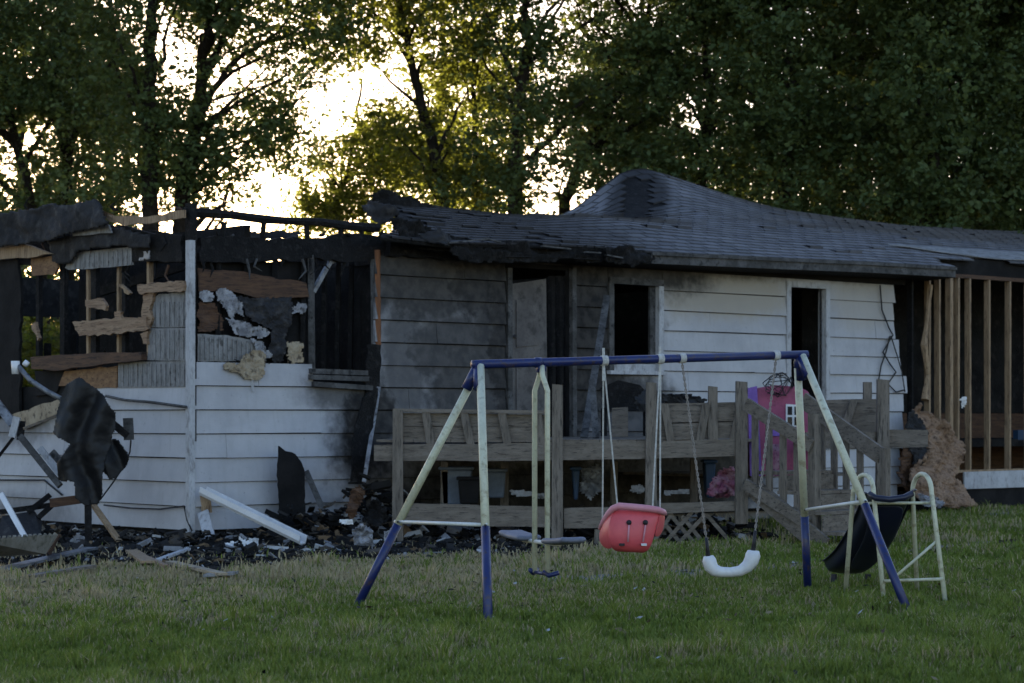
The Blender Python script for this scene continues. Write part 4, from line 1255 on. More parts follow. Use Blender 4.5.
# side wings sweeping back to the front of the bucket
loft([[sp(616, 507.5, 0.02), sp(606, 518, 0.10), sp(600, 530, 0.22)], [sp(611, 518, 0.02), sp(603, 528, 0.12), sp(599, 536, 0.24)],
      [sp(609, 532, 0.0), sp(602, 538, 0.12), sp(599.5, 543, 0.24)], [sp(614, 549.5, 0.03), sp(608, 549.5, 0.11), sp(605, 548, 0.19)]], "side_wing", 'red', sw, 0.012)
loft([[sp(660, 511, 0.02), sp(663.5, 513, 0.14), sp(665, 514, 0.26)], [sp(659, 520, 0.02), sp(663, 521, 0.14), sp(664.5, 522, 0.26)],
      [sp(656, 530, 0.0), sp(661, 530, 0.14), sp(663, 531, 0.25)], [sp(654, 537, 0.02), sp(658, 537, 0.13), sp(659, 536, 0.22)]], "side_wing", 'red', sw, 0.012)
loft([[sp(612, 549, 0.05), sp(630, 551, 0.05), sp(648, 549.5, 0.05)], [sp(606, 546, 0.24), sp(630, 547, 0.24), sp(655, 546, 0.24)]], "seat_pan", 'red', sw, 0.012)
rim = MB().tube([sp(600, 529, 0.22), sp(603, 522, 0.16), sp(608, 514, 0.08), sp(613, 508.5, 0.02), sp(619, 506, 0.0), sp(632, 507, -0.01), sp(648, 508.5, -0.01), sp(658, 510, 0.0), sp(663.5, 512, 0.06), sp(665, 513.5, 0.2)],
                [0.016, 0.02, 0.024, 0.027, 0.028, 0.028, 0.028, 0.027, 0.024, 0.018], 10).build("rim", M['redpale'], sw, True)
for (x0, x1) in ((629, 628), (645.5, 643)):
    g = MB().tube([sp(x0, 522.5, -0.036), sp(x0, 522.5, -0.024)], 0.021, 12).build("keyhole", M['darkmetal'], back, True)
    MB().tube([sp(x0, 525, -0.036), sp(x1, 542, -0.042)], 0.008, 6).build("groove", M['redpale'], back, True)
for (x, m) in ((622, 'darkmetal'), (644, 'whiteplastic')):
    bevel(MB().prism([sp(x - 2.8, 543.6, -0.05), sp(x + 2.8, 543.4, -0.05), sp(x + 2.8, 546, -0.05), sp(x - 2.8, 546, -0.05)], (0, 0.03, 0)).build("strap_slot", M[m], back), 0.004, 2)
for (xt, xb, yb, o) in ((603.5, 602.5, 522, 0.17), (604, 617.5, 507, 0.0), (660, 652.5, 509, 0.0), (660.5, 660, 512, 0.10)):
    MB().tube([bar_pt(xt, 0.03), sp(xb, yb, o)], 0.0075, 6).build("rope", M['rope'], sw)
for x in (603.5, 660):
    MB().tube([bar_pt(x, -0.10), bar_pt(x, 0.16)], 0.012, 6).build("rope_knot", M['rope'], sw)

# white belt swing
bs = thing("belt_swing", "white plastic belt swing sagging in a U on brown chains over the lawn", "swing", dp(732, 578, 17.75))
def bp(x, y, o=0.0):
    return dp(x, y, 17.75 + o)
pth = [bp(708.5, 556), bp(709, 560), bp(711, 566.5), bp(715, 570.5), bp(721, 572.0), bp(731, 572.3), bp(740, 571), bp(747, 566.5), bp(751.5, 560.5), bp(753, 555), bp(753.4, 550.5)]
MB().tube(pth, [0.040, 0.056, 0.057, 0.050, 0.042, 0.040, 0.043, 0.052, 0.060, 0.062, 0.046], 16, True, 1.0, (0, 1, 0)).build("seat", M['whiteplastic'], bs, True)
for (xt, xm, ym, xb, yb) in ((682, 706.5, 540, 708.5, 556), (776, 755, 533, 752.8, 551)):
    c = MB()
    a, b, e = bar_pt(xt, 0.03), bp(xm, ym), bp(xb, yb)
    n = 60
    for k in range(n):          # chain links, alternately turned
        p0 = a + (b - a) * (k / n); p1 = a + (b - a) * ((k + 1.25) / n)
        s = 0.006 * (1 if k % 2 else -1)
        off = Vector((s, 0, 0)) if k % 2 else Vector((0, 0.006, 0))
        c.tube([p0 + off, p1 + off], 0.005, 4, False); c.tube([p0 - off, p1 - off], 0.005, 4, False)
    c.build("chain", M['chain'], bs)
    MB().tube([b - (e - b).normalized() * 0.02, e - Vector((0, 0, 0.02))], [0.012, 0.02], 8).build("chain_sleeve", M['darkmetal'], bs, True)

# glider
gl = thing("glider_swing", "two-seat glider with cream rods and grey-blue seats under the bar", "glider", dp(542, 577, 17.15))
g0 = bar_pt(541)
PX = Vector((-(BR - BL).normalized().y, (BR - BL).normalized().x, 0))    # square to the bar, away
def gq(along, perp, z):
    a = (BR - BL).normalized(); a.z = 0
    return Vector((g0.x, g0.y, z)) + a * along + PX * perp
ZS = EYE - (540.5 - YH) * 17.15 / F
ZF = EYE - (573 - YH) * 17.15 / F
for s in (1, -1):
    MB().tube([gq(0.0, s * 0.02, g0.z - 0.03), gq(0.015 * s, s * 0.06, g0.z - 0.10), gq(0, s * 0.12, g0.z - 0.22), gq(0, s * 0.12, ZF)], 0.021, 10).build("hanger_rod", M['cream'], gl, True)
    MB().tube([gq(-0.04, s * 0.12, ZF + 0.02), gq(0.0, s * 0.15, ZF - 0.01), gq(0.06, s * 0.20, ZF + 0.015)], 0.018, 8).build("foot_peg", M['blue'], gl, True)
    st_ = MB()
    rowsg = []
    for t in np.linspace(0, 1, 6):
        pz = ZS + 0.012 + 0.03 * t * t
        rowsg.append([gq(a, s * (0.20 + 0.42 * t), pz - 0.012 * (1 - abs(a) / 0.1)) for a in (-0.11, -0.05, 0.05, 0.11)])
    o = loft(rowsg, "seat", 'steelblue', gl, 0.05)
MB().tube([gq(0, 0.34, ZS - 0.012), gq(0, -0.34, ZS - 0.012)], 0.017, 8).build("seat_bar", M['whitep'], gl, True)
MB().tube([gq(0, 0.14, ZF), gq(0, -0.14, ZF)], 0.014, 8).build("foot_bar", M['blue'], gl, True)
MB().tube([gq(-0.03, 0, g0.z - 0.045), gq(0.03, 0, g0.z - 0.045)], 0.035, 8).build("pivot_bracket", M['blue'], gl, True)

# slide
sl = thing("slide", "dark navy children's slide with cream looped ladder handrails seen from behind", "slide", gp(885, 596))
def hoop(pn, tn, tt, tf, pf):
    pts = [pn]
    def bez(a, b, c, t): return a * (1 - t) ** 2 + b * 2 * t * (1 - t) + c * t * t
    pts += [tn] + [q for q in arc(tn, tt, tf)] + [tf, pf]
    return MB().tube(pts, 0.0195, 10).build("handrail", M['cream'], sl, True)
def arc(a, top, b):
    """rounded crest through three points"""
    out = []
    for t in np.linspace(0.08, 0.92, 11):
        th = math.pi * t
        c = (a + b) / 2
        h = top.z - c.z
        q = c + (a - c) * math.cos(th)
        q.z = c.z + (a.z - c.z) * math.cos(th) + h * math.sin(th)
        out.append(q)
    return out
dn, df = 17.5, 18.3
def foot(x, d):
    return Vector(((x - CX) / F * d, d, -0.03))
hoop(foot(884.5, dn), dp(873.5, 492, 17.75), dp(863, 475, 17.9), dp(853, 496, 18.05), foot(845, df))
hoop(foot(946, dn - 0.1), dp(931.5, 492, 17.7), dp(920, 474, 17.85), dp(912.5, 492, 18.0), foot(917.5, df))
MB().tube([dp(884, 581, 17.53), dp(943, 579, 17.45)], 0.013, 8).build("rung", M['cream'], sl, True)
MB().tube([dp(894, 578, 17.53), dp(938, 540, 17.58)], 0.012, 8).build("diagonal_brace", M['cream'], sl, True)
MB().tube([dp(853, 504, 18.0), dp(877, 503, 17.72), dp(932, 503, 17.7)], 0.012, 8).build("platform_bar", M['cream'], sl, True)
# the chute: a U section swept down and away
ctop, cbot = Vector((0, 0, 0)), None
path = [(dp(869, 500, 17.72), dp(914, 497, 17.72)), (dp(868, 503, 17.95), dp(913, 500, 17.95)), (dp(866, 508, 18.1), dp(910, 506, 18.1)), (dp(862, 520, 18.35), dp(903, 521, 18.35)),
        (dp(853, 537, 18.65), dp(894, 540, 18.65)), (dp(842, 556, 18.95), dp(884, 559, 18.95)), (dp(831, 568, 19.2), dp(873, 571, 19.2)), (dp(824, 572, 19.5), dp(866, 574, 19.5))]
rowsc = []
for i, (a, b) in enumerate(path):
    ax = (b - a).normalized()
    d = (path[min(i + 1, 7)][0] - path[max(i - 1, 0)][0]).normalized()
    nrm = ax.cross(d).normalized()
    if nrm.z < 0: nrm = -nrm
    w = (b - a).length
    rise = 0.10 if i > 0 else 0.06
    rowsc.append([a - ax * 0.035 + nrm * (rise - 0.015), a - ax * 0.02 + nrm * rise, a + nrm * (rise - 0.01), a + ax * 0.02 + nrm * 0.02, a + ax * 0.06, (a + b) / 2 - nrm * 0.01,
                  b - ax * 0.06, b - ax * 0.02 + nrm * 0.02, b + nrm * (rise - 0.01), b + ax * 0.02 + nrm * rise, b + ax * 0.035 + nrm * (rise - 0.015)])
loft(rowsc, "chute", 'navy', sl, 0.014)
MB().tube([dp(869, 494, 17.70), dp(876, 498, 17.66), dp(890, 499.5, 17.62), dp(904, 497.5, 17.62), dp(912, 493.5, 17.66)], 0.026, 10).build("top_lip", M['navy'], sl, True)
loft([[dp(866, 504, 17.85), dp(886, 506, 17.83), dp(908, 503, 17.82)], [dp(868, 525, 18.0), dp(882, 530, 18.0), dp(900, 527, 18.0)],
      [dp(860, 548, 18.35), dp(874, 552, 18.35), dp(889, 548, 18.35)], [dp(846, 568, 18.75), dp(858, 573, 18.75), dp(873, 569, 18.75)]], "underside_panel", 'navy', sl, 0.012)
for x in (834, 868):
    MB().beam(Vector(((x - CX) / F * 19.3, 19.3, -0.03)), dp(x, 574, 19.3), 0.04, 0.03).build("chute_foot", M['navy'], sl)

# ================================================================== DEBRIS
DEB_X = [-60, 60, 110, 205, 260, 330, 420, 500, 560, 600]       # front edge of the burnt ground
DEB_Y = [572, 571, 568, 574, 567, 562, 560, 560, 554, 548]
_edge = ragged([(x, y) for x, y in zip(DEB_X, DEB_Y)] + [(600, 535), (420, 532), (190, 538), (-60, 528)], 12, 2.5, 90)
o = link_mesh("scorched_ground", [gp(x, y, 0.012) for x, y in _edge], [tuple(range(len(_edge)))], mat('ash_and_soil', (0.030, 0.027, 0.024), (0.016, 0.0145, 0.0135), (0.075, 0.064, 0.05), scale=4, rough=0.95, bump=1.0, bumpdist=0.05, spec=0.1))
tag(o, "scorched ashy ground at the foot of the walls", kind='structure')
def rubble(name, spots, label):
    """uncountable charred shards heaped along the foot of the walls"""
    mb = MB()
    r = random.Random(11)
    tones = [((0.010, 0.0095, 0.0095), 56), ((0.028, 0.026, 0.025), 22), ((0.09, 0.075, 0.06), 13), ((0.19, 0.125, 0.07), 6), ((0.28, 0.28, 0.29), 6), ((0.5, 0.5, 0.5), 2.6)]
    bag = [c for c, w in tones for _ in range(int(w * 10))]
    for (p, n, sx, hh, big) in spots:
        for _ in range(n):
            q = Vector((r.gauss(p.x, sx), r.gauss(p.y, sx * 0.9), 0))
            dist = math.hypot(q.x - p.x, q.y - p.y) / (sx * 1.6)
            if (Vector((q.x, q.y)) - C0).dot(N_) > -0.03 and (Vector((q.x, q.y)) - C0).dot(A_) > -0.03: continue
            z = max(0.0, hh * (1 - dist)) * r.uniform(0.1, 1.0)
            L = r.uniform(0.03, 0.12) * big * (2.2 if r.random() < 0.15 else 1)
            a, e = r.uniform(0, 6.28), r.gauss(0, 0.35)
            d = Vector((math.cos(a) * math.cos(e), math.sin(a) * math.cos(e), math.sin(e)))
            c = Vector((q.x, q.y, z + 0.02))
            w, h = L * r.uniform(0.15, 0.6), L * r.uniform(0.05, 0.3)
            mb.beam(c - d * L / 2, c + d * L / 2, w, h, (r.gauss(0, .4), r.gauss(0, .4), 1), r.choice(bag))
    o = mb.build(name, M['rubble'])
    tag(o, label, "rubble", kind='stuff')
    return o
sp_ = []
for x in range(-10, 190, 14):
    d = 25.4 + (190 - x) / 190 * 2.6
    base = dp(x, 500, d - 0.9); sp_.append((base, 70, 0.55, 0.22, 1.0))
    sp_.append((dp(x, 500, d - 2.6), 45, 0.8, 0.10, 1.0))
for x in range(195, 395, 12):
    p = hw(x, 500, -0.55); sp_.append((p, 75, 0.45, 0.22 + 0.10 * (x > 270), 1.0))
    p = hw(x, 500, -1.5); sp_.append((p, 30, 0.6, 0.06, 0.9))
for x in (290, 305, 320, 335):
    sp_.append((hw(x, 500, -0.75), 140, 0.28, 0.55, 1.3))
for x in (352, 366, 380, 394):
    sp_.append((hw(x, 500, -0.9), 190, 0.26, 0.85, 1.4))
for x in range(400, 560, 16):
    sp_.append((dp(x, 500, 26.0), 60, 0.5, 0.16, 1.0)); sp_.append((dp(x, 500, 24.6), 34, 0.6, 0.06, 0.8))
for x in range(-20, 520, 13):
    for yy in (548, 556, 564):
        if yy < np.interp(x, DEB_X, DEB_Y) - 2:
            sp_.append((gp(x, yy), 16, 0.35, 0.05, 0.9))
sp_ += [(dp(x, 500, 26.5), 55, 0.45, 0.45, 1.5) for x in range(420, 740, 16)]
rubble("charred_rubble", sp_, "heaps of charred black rubble along the foot of the house walls")

def fallen(name, m, label, cat, p0, p1, w, h, up=(0, 0, 1), group=None):
    return MB().beam(p0, p1, w, h, up).single(name, M[m], label, cat, group)

# a white gutter length lying against the wall by the corner post
def gutter(p0, p1):
    mb = MB()
    d = (p1 - p0).normalized(); s = d.cross(Vector((0, 0, 1))).normalized(); t = s.cross(d)
    prof = [(-0.055, 0.05), (-0.055, -0.045), (0.03, -0.05), (0.06, -0.01), (0.06, 0.05), (0.052, 0.05), (0.052, -0.006), (0.027, -0.042), (-0.047, -0.037), (-0.047, 0.05)]
    n = len(prof)
    vs = [p + s * a + t * b for p in (p0, p1) for a, b in prof]
    mb.add(vs, [(i, (i + 1) % n, (i + 1) % n + n, i + n) for i in range(n)])
    return mb
g = gutter(hw(203, 491, -0.12), dp(303, 540, 24.4)).single("fallen_gutter", M['whiteplastic'], "long white gutter length propped diagonally from the wall beside the corner post", "gutter")
thicken(g, 0.004)
fallen("short_trim_board", 'trim', "short white board leaning at the foot of the corner post", "board", hw(203, 512, -0.14), dp(213, 550, 24.9), 0.03, 0.13, (0, 1, 0))
fallen("short_trim_board", 'stud', "small grey-brown board hanging on the siding above the short white board", "board", hw(205, 494, -0.06), hw(207, 513, -0.08), 0.02, 0.12, (0, 1, 0))
o = MB().prism([W(*hp(x, y, -0.30)) for x, y in ragged([(278, 446), (284, 451), (290, 452), (294, 454), (300, 462), (303, 470), (304, 532), (279, 532), (277, 470)], 5, 0.8, 3)], (-N_.x * 0.03, -N_.y * 0.03, 0))
o.single("charred_door_panel", M['char_flat'], "jagged black charred panel standing upright against white siding", "panel")
fallen("leaning_lath", 'trim_soot', "grey lath leaning on the siding right of the black panel", "board", hw(306, 471, -0.06), hw(330, 526, -0.45), 0.02, 0.07, (0, 1, 0))
fallen("leaning_lath", 'char', "thin charred stick lying low across the siding beside the black panel", "stick", hw(304, 514, -0.3), hw(334, 532, -0.5), 0.02, 0.03, (0, 1, 0))
fallen("leaning_trim", 'foil', "narrow shiny metal trim leaning from the sooty wall to the debris heap", "trim", hw(379, 387, -0.10), hw(364, 482, -0.35), 0.02, 0.05, (0, 1, 0))
o = MB().prism([W(*hp(x, y, -0.2)) for x, y in ragged([(362, 398), (377, 388), (372, 430), (362, 484), (350, 484), (352, 440)], 7, 1.0, 4)], (-N_.x * 0.02, -N_.y * 0.02, 0))
o.single("charred_slab", M['char'], "dark charred slab leaning on the wall behind the shiny metal trim", "slab")
def scrap(name, m, pts, d, label, cat, amp=0.06, seed=0, step=1.6, t=0.012, tilt=0.0):
    ym = max(p[1] for p in pts)
    o = sheet(ragged(pts, 4, 0.6, seed), lambda x, y: dp(x, y, d + (ym - y) * tilt), (0, -1, 0.2), step, amp, 5, seed).single(name, M[m], label, cat)
    return thicken(o, t)
scrap("crumpled_foil", 'foil', [(352, 530), (362, 524), (372, 530), (374, 546), (366, 558), (356, 552)], 24.2, "crumpled silver foil in the debris heap beside the deck", "foil", 0.14, 41)
scrap("crumpled_foil", 'foil', [(312, 560), (326, 552), (336, 556), (334, 564), (318, 566)], 23.2, "flattened pale foil scrap at the grass edge of the debris heap", "foil", 0.05, 42, tilt=0.05)
scrap("crumpled_foil", 'foil', [(70, 540), (78, 533), (86, 538), (84, 544), (72, 545)], 25.0, "small bright foil scrap by the foot of the end wall", "foil", 0.06, 43)
scrap("scorched_cardboard", 'brown', [(346, 512), (352, 490), (360, 486), (366, 492), (360, 504), (356, 516), (350, 520)], 25.4, "scorched brown cardboard sticking out of the debris heap", "cardboard", 0.10, 44)
scrap("scorched_cloth", 'char', [(368, 506), (376, 498), (386, 508), (388, 520), (378, 528), (366, 522)], 25.3, "dark singed cloth on top of the debris heap", "cloth", 0.10, 45)
scrap("white_scrap", 'whiteplastic', [(224, 543), (232, 541), (240, 545), (244, 551), (238, 555), (228, 551)], 24.3, "broken white plastic scrap under the fallen gutter", "scrap", 0.06, 46)
scrap("white_scrap", 'whiteplastic', [(236, 535), (246, 541), (254, 537), (257, 544), (250, 549), (244, 545)], 24.5, "jagged white plastic shard beside the broken white scrap", "scrap", 0.06, 47)
scrap("white_scrap", 'trim', [(252, 540), (258, 538), (258, 550), (254, 551)], 24.4, "small upright white shard under the gutter end", "scrap", 0.03, 48)
scrap("white_scrap", 'whiteplastic', [(340, 520), (352, 520), (353, 525), (342, 525)], 25.0, "white rag scrap on the debris heap by the leaning lath", "scrap", 0.04, 49)
scrap("white_scrap", 'foil', [(384, 532), (392, 528), (396, 535), (390, 543), (384, 540)], 24.3, "pale crumpled scrap beside the deck post and swing leg", "scrap", 0.06, 50)
for i, (x0, y0, x1, y1, w, m, lab) in enumerate((
        (2, 569, 92, 548, 0.14, 'greytube', "long grey metal strip lying along the grass edge of the debris"),
        (32, 576, 92, 566, 0.10, 'dwood', "grey plank half buried in dry grass in front of the metal strip"),
        (158, 560, 188, 549, 0.06, 'trim', "thin white slat lying near the corner post foot"),
        (146, 557, 166, 566, 0.05, 'raw', "short raw wood stick on the grass before the corner"),
        (170, 562, 222, 574, 0.10, 'foam', "tan broken board lying flat on the grass by the corner"),
        (206, 575, 236, 573, 0.22, 'rib', "flat grey sheet lying on the dry grass"),
        (128, 548, 148, 562, 0.14, 'stud', "scorched brown plank end lying near the end wall"),
        (92, 503, 122, 545, 0.08, 'stud', "scorched stick slanting down from the hanging black cloth"))):
    z0 = 0.06
    if i == 7:
        p0, p1 = dp(x0, y0, 25.2), dp(x1, y1, 24.8)
    else:
        p0, p1 = gp(x0, y0, z0), gp(x1, y1, z0 + 0.02)
    fallen("fallen_board", m, lab, "board", p0, p1, w, 0.025)
# ribbed metal panel and what lies around it at the left edge
pan = thing("ribbed_roof_panel", "ribbed grey metal panel lying tilted on the debris by the end wall", "panel", gp(20, 556, 0.0))
q = [gp(-20, 556, 0.16), gp(46, 553, 0.16), gp(58, 534, 0.34), gp(-20, 540, 0.34)]
MB().prism(q, (0, 0, -0.012)).build("sheet_metal", M['pathc'], pan)
MB().prism([gp(46, 553, 0.155), gp(58, 534, 0.335), gp(58, 537, 0.22), gp(48, 557, 0.03)], (0.02, 0, 0)).build("broken_edge", M['brown'], pan)
for i in range(15):
    t = (i + 0.5) / 15
    a = q[0] + (q[1] - q[0]) * t; b = q[3] + (q[2] - q[3]) * t
    MB().beam(a + Vector((0, 0, .012)), b + Vector((0, 0, .012)), 0.03, 0.022).build("rib", M['pathc'], pan)
MB().prism([dp(-8, 548, 25.0), dp(2, 516, 25.3), (dp(34, 511, 25.4)), dp(42, 522, 25.3), dp(40, 536, 25.0), dp(20, 545, 24.8)], (0, 0.03, 0)).single("dark_panel", M['felt'], "dark sheet leaning behind the ribbed metal panel", "sheet")
for (x0, y0, x1, y1, d0, d1, w, m, lab) in (
        (1, 494, 25, 537, 24.9, 24.4, 0.06, 'whiteplastic', "thin white rod leaning over the ribbed panel"),
        (28, 512, 50, 495, 25.3, 25.5, 0.06, 'char', "charred stick pointing up over the dark sheet"),
        (38, 518, 58, 500, 25.2, 25.4, 0.06, 'char', "second charred stick beside the one over the dark sheet"),
        (0, 512, 88, 500, 25.5, 25.3, 0.06, 'char', "long charred batten lying across the end wall siding"),
        (50, 503, 90, 498, 25.1, 25.1, 0.10, 'brown', "browned board end under the hanging black cloth")):
    MB().beam(dp(x0, y0, d0), dp(x1, y1, d1), 0.03, w, (0, 1, 0)).single("charred_batten" if m == 'char' else "thin_rod" if m == 'whiteplastic' else "browned_board", M[m], lab, "stick" if m != 'brown' else "board")
# collapsed awning frame with a burnt cloth hanging on it
fr = thing("collapsed_metal_frame", "collapsed sooty metal frame of crossed rails beside the end wall", "frame", dp(40, 545, 25.3))
MB().tube([dp(18, 366, 25.1), dp(30, 380, 25.0), dp(48, 392, 24.9), dp(68, 402, 24.8)], 0.030, 8).build("bent_pole", M['greytube'], fr, True)
MB().tube([dp(15.5, 361, 25.1), dp(15.5, 374, 25.1)], [0.05, 0.042], 10).build("pole_cap", M['whiteplastic'], fr, True)
MB().tube([dp(24, 362, 25.3), dp(28, 365, 25.3)], 0.035, 8).build("pole_cap", M['whiteplastic'], fr, True)
MB().beam(dp(-4, 402, 25.6), dp(13, 424, 25.4), 0.05, 0.10, (0, 1, 0)).build("rail", M['greytube'], fr)
MB().beam(dp(17, 417, 25.3), dp(12, 437, 25.3), 0.05, 0.08, (0, 1, 0)).build("rail", M['trim'], fr)
MB().beam(dp(22, 421, 25.35), dp(20, 440, 25.35), 0.06, 0.07, (0, 1, 0)).build("joint_block", M['char'], fr)
MB().beam(dp(20, 436, 25.3), dp(60, 486, 25.0), 0.05, 0.07, (0, 1, 0)).build("rail", M['trim_soot'], fr)
MB().beam(dp(40, 448, 25.35), dp(60, 474, 25.2), 0.04, 0.07, (0, 1, 0)).build("rail", M['trim'], fr)
MB().beam(dp(52, 452, 25.45), dp(74, 478, 25.3), 0.04, 0.08, (0, 1, 0)).build("rail", M['trim_soot'], fr)
MB().beam(dp(13, 438, 25.3), dp(-4, 460, 25.4), 0.04, 0.03, (0, 1, 0)).build("rail", M['char'], fr)
MB().beam(dp(20, 430, 25.35), dp(56, 416, 25.2), 0.03, 0.03, (0, 1, 0)).build("rail", M['dwood'], fr)
MB().beam(dp(88, 500, 24.75), dp(88.5, 552, 24.7), 0.06, 0.07, (0, 1, 0)).build("upright_post", M['char'], fr)
MB().beam(dp(112, 423, 25.0), dp(128, 436, 25.0), 0.06, 0.08, (0, 1, 0)).build("bracket", M['char'], fr)
MB().beam(dp(128, 418, 25.0), dp(129, 440, 25.0), 0.05, 0.11, (0, 1, 0)).build("bracket", M['trim_soot'], fr)
MB().tube([dp(131, 440, 24.95), dp(130, 452, 24.95), dp(124, 466, 24.95), (dp(112, 484, 24.9)), dp(100, 500, 24.85)], 0.010, 5).build("cable", M['wire'], fr)
cl = thing("burnt_cloth", "large burnt black cloth hanging from the collapsed metal frame by the end wall", "cloth", dp(88, 508, 24.7))
for nm, pts, sd, d in (("cloth_main", [(62, 392), (66, 384), (74, 380), (80, 377), (92, 386), (106, 398), (115, 413), (114, 430), (110, 445), (105, 462), (103, 480), (103, 492), (97, 504), (87, 506), (76, 498), (75, 482), (57, 480), (58, 462), (66, 452), (71, 444), (60, 438), (53, 433), (56, 418)], 61, 24.7),
                       ("cloth_flap", [(104, 441), (112, 439), (118, 440), (124, 448), (130, 458), (124, 468), (116, 478), (110, 480), (103, 470)], 62, 24.85)):
    mb = sheet(ragged(pts, 5, 1.0, sd), lambda x, y: dp(x, y, d), (0, -1, 0), 1.1, 0.05, 1.4, sd, (0.20, 0.06))
    thicken(mb.build(nm, M['tarp'], cl, True), 0.012)

# fallen insulation by the bare studs
ins = sheet(ragged([(922, 402), (930, 412), (942, 422), (954, 432), (961, 446), (964, 462), (961, 478), (969, 492), (974, 506), (955, 507), (935, 506), (918, 500), (912, 486), (916, 470), (926, 450), (922, 430), (916, 414)], 6, 1.2, 71),
            lambda x, y: W(*hp(x, y, -0.25 - max(0, y - 440) * 0.006)), (-N_.x, -N_.y, 0), 1.6, 0.20, 2.2, 71)
thicken(ins.single("fallen_insulation", M['batt'], "pinkish brown insulation batt slumped from the bare studs to the grass", "insulation"), 0.05)
ins = sheet(ragged([(904, 412), (914, 410), (924, 426), (926, 450), (918, 470), (912, 462), (906, 440)], 6, 1.2, 72), lambda x, y: W(*hp(x, y, -0.3)), (-N_.x, -N_.y, 0), 2.0, 0.12, 2.6, 72)
thicken(ins.single("torn_backing_paper", M['felt'], "dark torn backing sheet hanging beside the slumped insulation", "sheet"), 0.02)
ins = sheet(ragged([(902, 446), (914, 452), (916, 480), (908, 492), (900, 486)], 6, 1.2, 73), lambda x, y: W(*hp(x, y, -0.25)), (-N_.x, -N_.y, 0), 2.0, 0.12, 2.6, 73)
thicken(ins.single("scorched_batt", M['brown'], "dark scorched insulation below the torn backing sheet", "insulation"), 0.03)
scrap("pale_wrapper", 'foil', [(918, 494), (934, 496), (946, 502), (940, 508), (924, 506)], 31.6, "crumpled pale wrapper at the foot of the slumped insulation", "wrapper", 0.08, 74)
MB().tube([W(*hp(930, 285, -0.05)), W(*hp(927, 320, -0.08)), W(*hp(924, 345, -0.1)), W(*hp(928, 375, -0.08)), W(*hp(925, 400, -0.12))], [0.05, 0.03, 0.06, 0.04, 0.07], 6).single(
    "hanging_insulation", M['stud'], "thin torn insulation strip hanging between the bare studs", "insulation")
MB().prism([W(*hp(1018, 430, 0.3)), W(*hp(1032, 430, 0.3)), W(*hp(1032, 440, 0.3)), W(*hp(1018, 440, 0.3))], (N_.x * 0.1, N_.y * 0.1, 0)).single("blue_box", M['tubblue'], "small blue box between the bare studs at the right end", "box")
scrap("white_rag", 'whiteplastic', [(960, 398), (966, 397), (967, 404), (962, 408)], 34.6, "small white rag caught on a bare stud", "rag", 0.05, 75)

# ================================================================== TREES
GAPS = [(362, 82, 36, 23, 0.92), (270, 190, 22, 26, 0.88), (242, 150, 28, 40, 0.40), (246, 80, 26, 16, 0.55), (312, 112, 24, 26, 0.62), (225, 195, 18, 20, 0.65), (395, 60, 16, 18, 0.6), (272, 215, 40, 10, 0.9),
        (548, 193, 9, 22, 0.85), (413, 205, 8, 16, 0.85), (648, 10, 20, 14, 0.9), (556, 4, 22, 10, 0.9), (712, 48, 15, 16, 0.5), (690, 106, 18, 18, 0.5), (698, 128, 20, 12, 0.6), (26, 142, 11, 13, 0.8),
        (130, 204, 14, 7, 0.95), (172, 60, 12, 36, 0.4), (498, 40, 10, 26, 0.4), (460, 90, 10, 22, 0.4), (608, 42, 10, 14, 0.5), (20, 168, 8, 10, 0.6), (215, 30, 8, 20, 0.4)]
def leaf_cloud(centres, sig, per, size, seed):
    """leaf quads scattered in sprays round the given twig points; arrays"""
    r = np.random.default_rng(seed)
    # clusters that would close an open patch of sky are left out whole
    cc = np.array(centres); ss_ = np.array(sig)
    cx_ = CX + F * cc[:, 0] / cc[:, 1]; cy_ = YH - F * (cc[:, 2] - EYE) / cc[:, 1]
    ok = np.ones(len(cc), bool)
    for gx, gy, rx, ry, st in GAPS:
        q = ((cx_ - gx) / (rx + 7)) ** 2 + ((cy_ - gy) / (ry + 5)) ** 2
        ok &= r.random(len(cc)) > st * np.exp(-(q ** 2) * 0.7)
    cc, ss_ = cc[ok], ss_[ok]
    NS = 8
    c = np.repeat(cc, NS, axis=0)
    s = np.repeat(ss_, NS)[:, None]
    off = r.normal(0, 1, (len(c), 3)) * s * np.array([0.85, 0.85, 0.42])
    c = c + off
    c[:, 2] -= 0.30 * (off[:, 0] ** 2 + off[:, 1] ** 2) / (s[:, 0] + 0.1)
    # each twig is a drooping spray with its own direction and shade
    dr = r.normal(0, 1, (len(c), 3)); dr[:, 2] = dr[:, 2] * 0.4 - 0.5
    dr /= np.linalg.norm(dr, axis=1)[:, None]
    k = max(3, round(per * 2.5 / NS))
    tw = np.repeat(r.normal(0.42, 0.22, len(c)), k)
    along = r.uniform(-0.5, 0.5, (len(c) * k, 1))
    p = np.repeat(c, k, axis=0) + np.repeat(dr * s * 0.95, k, axis=0) * along + r.normal(0, 1, (len(c) * k, 3)) * np.repeat(s, k, axis=0) * np.array([0.17, 0.17, 0.12])
    n = len(p)
    # thin the crown where the photograph shows open sky between the boughs
    px = CX + F * p[:, 0] / p[:, 1]
    py = YH - F * (p[:, 2] - EYE) / p[:, 1]
    keep = np.ones(n, bool)
    for gx, gy, rx, ry, st in GAPS:
        q = ((px - gx) / rx) ** 2 + ((py - gy) / ry) ** 2
        keep &= r.random(n) > 0.8 * st * np.exp(-(q ** 1.5) * 1.3)
    keep &= p[:, 2] > 0.25
    return p[keep], r, tw[keep]

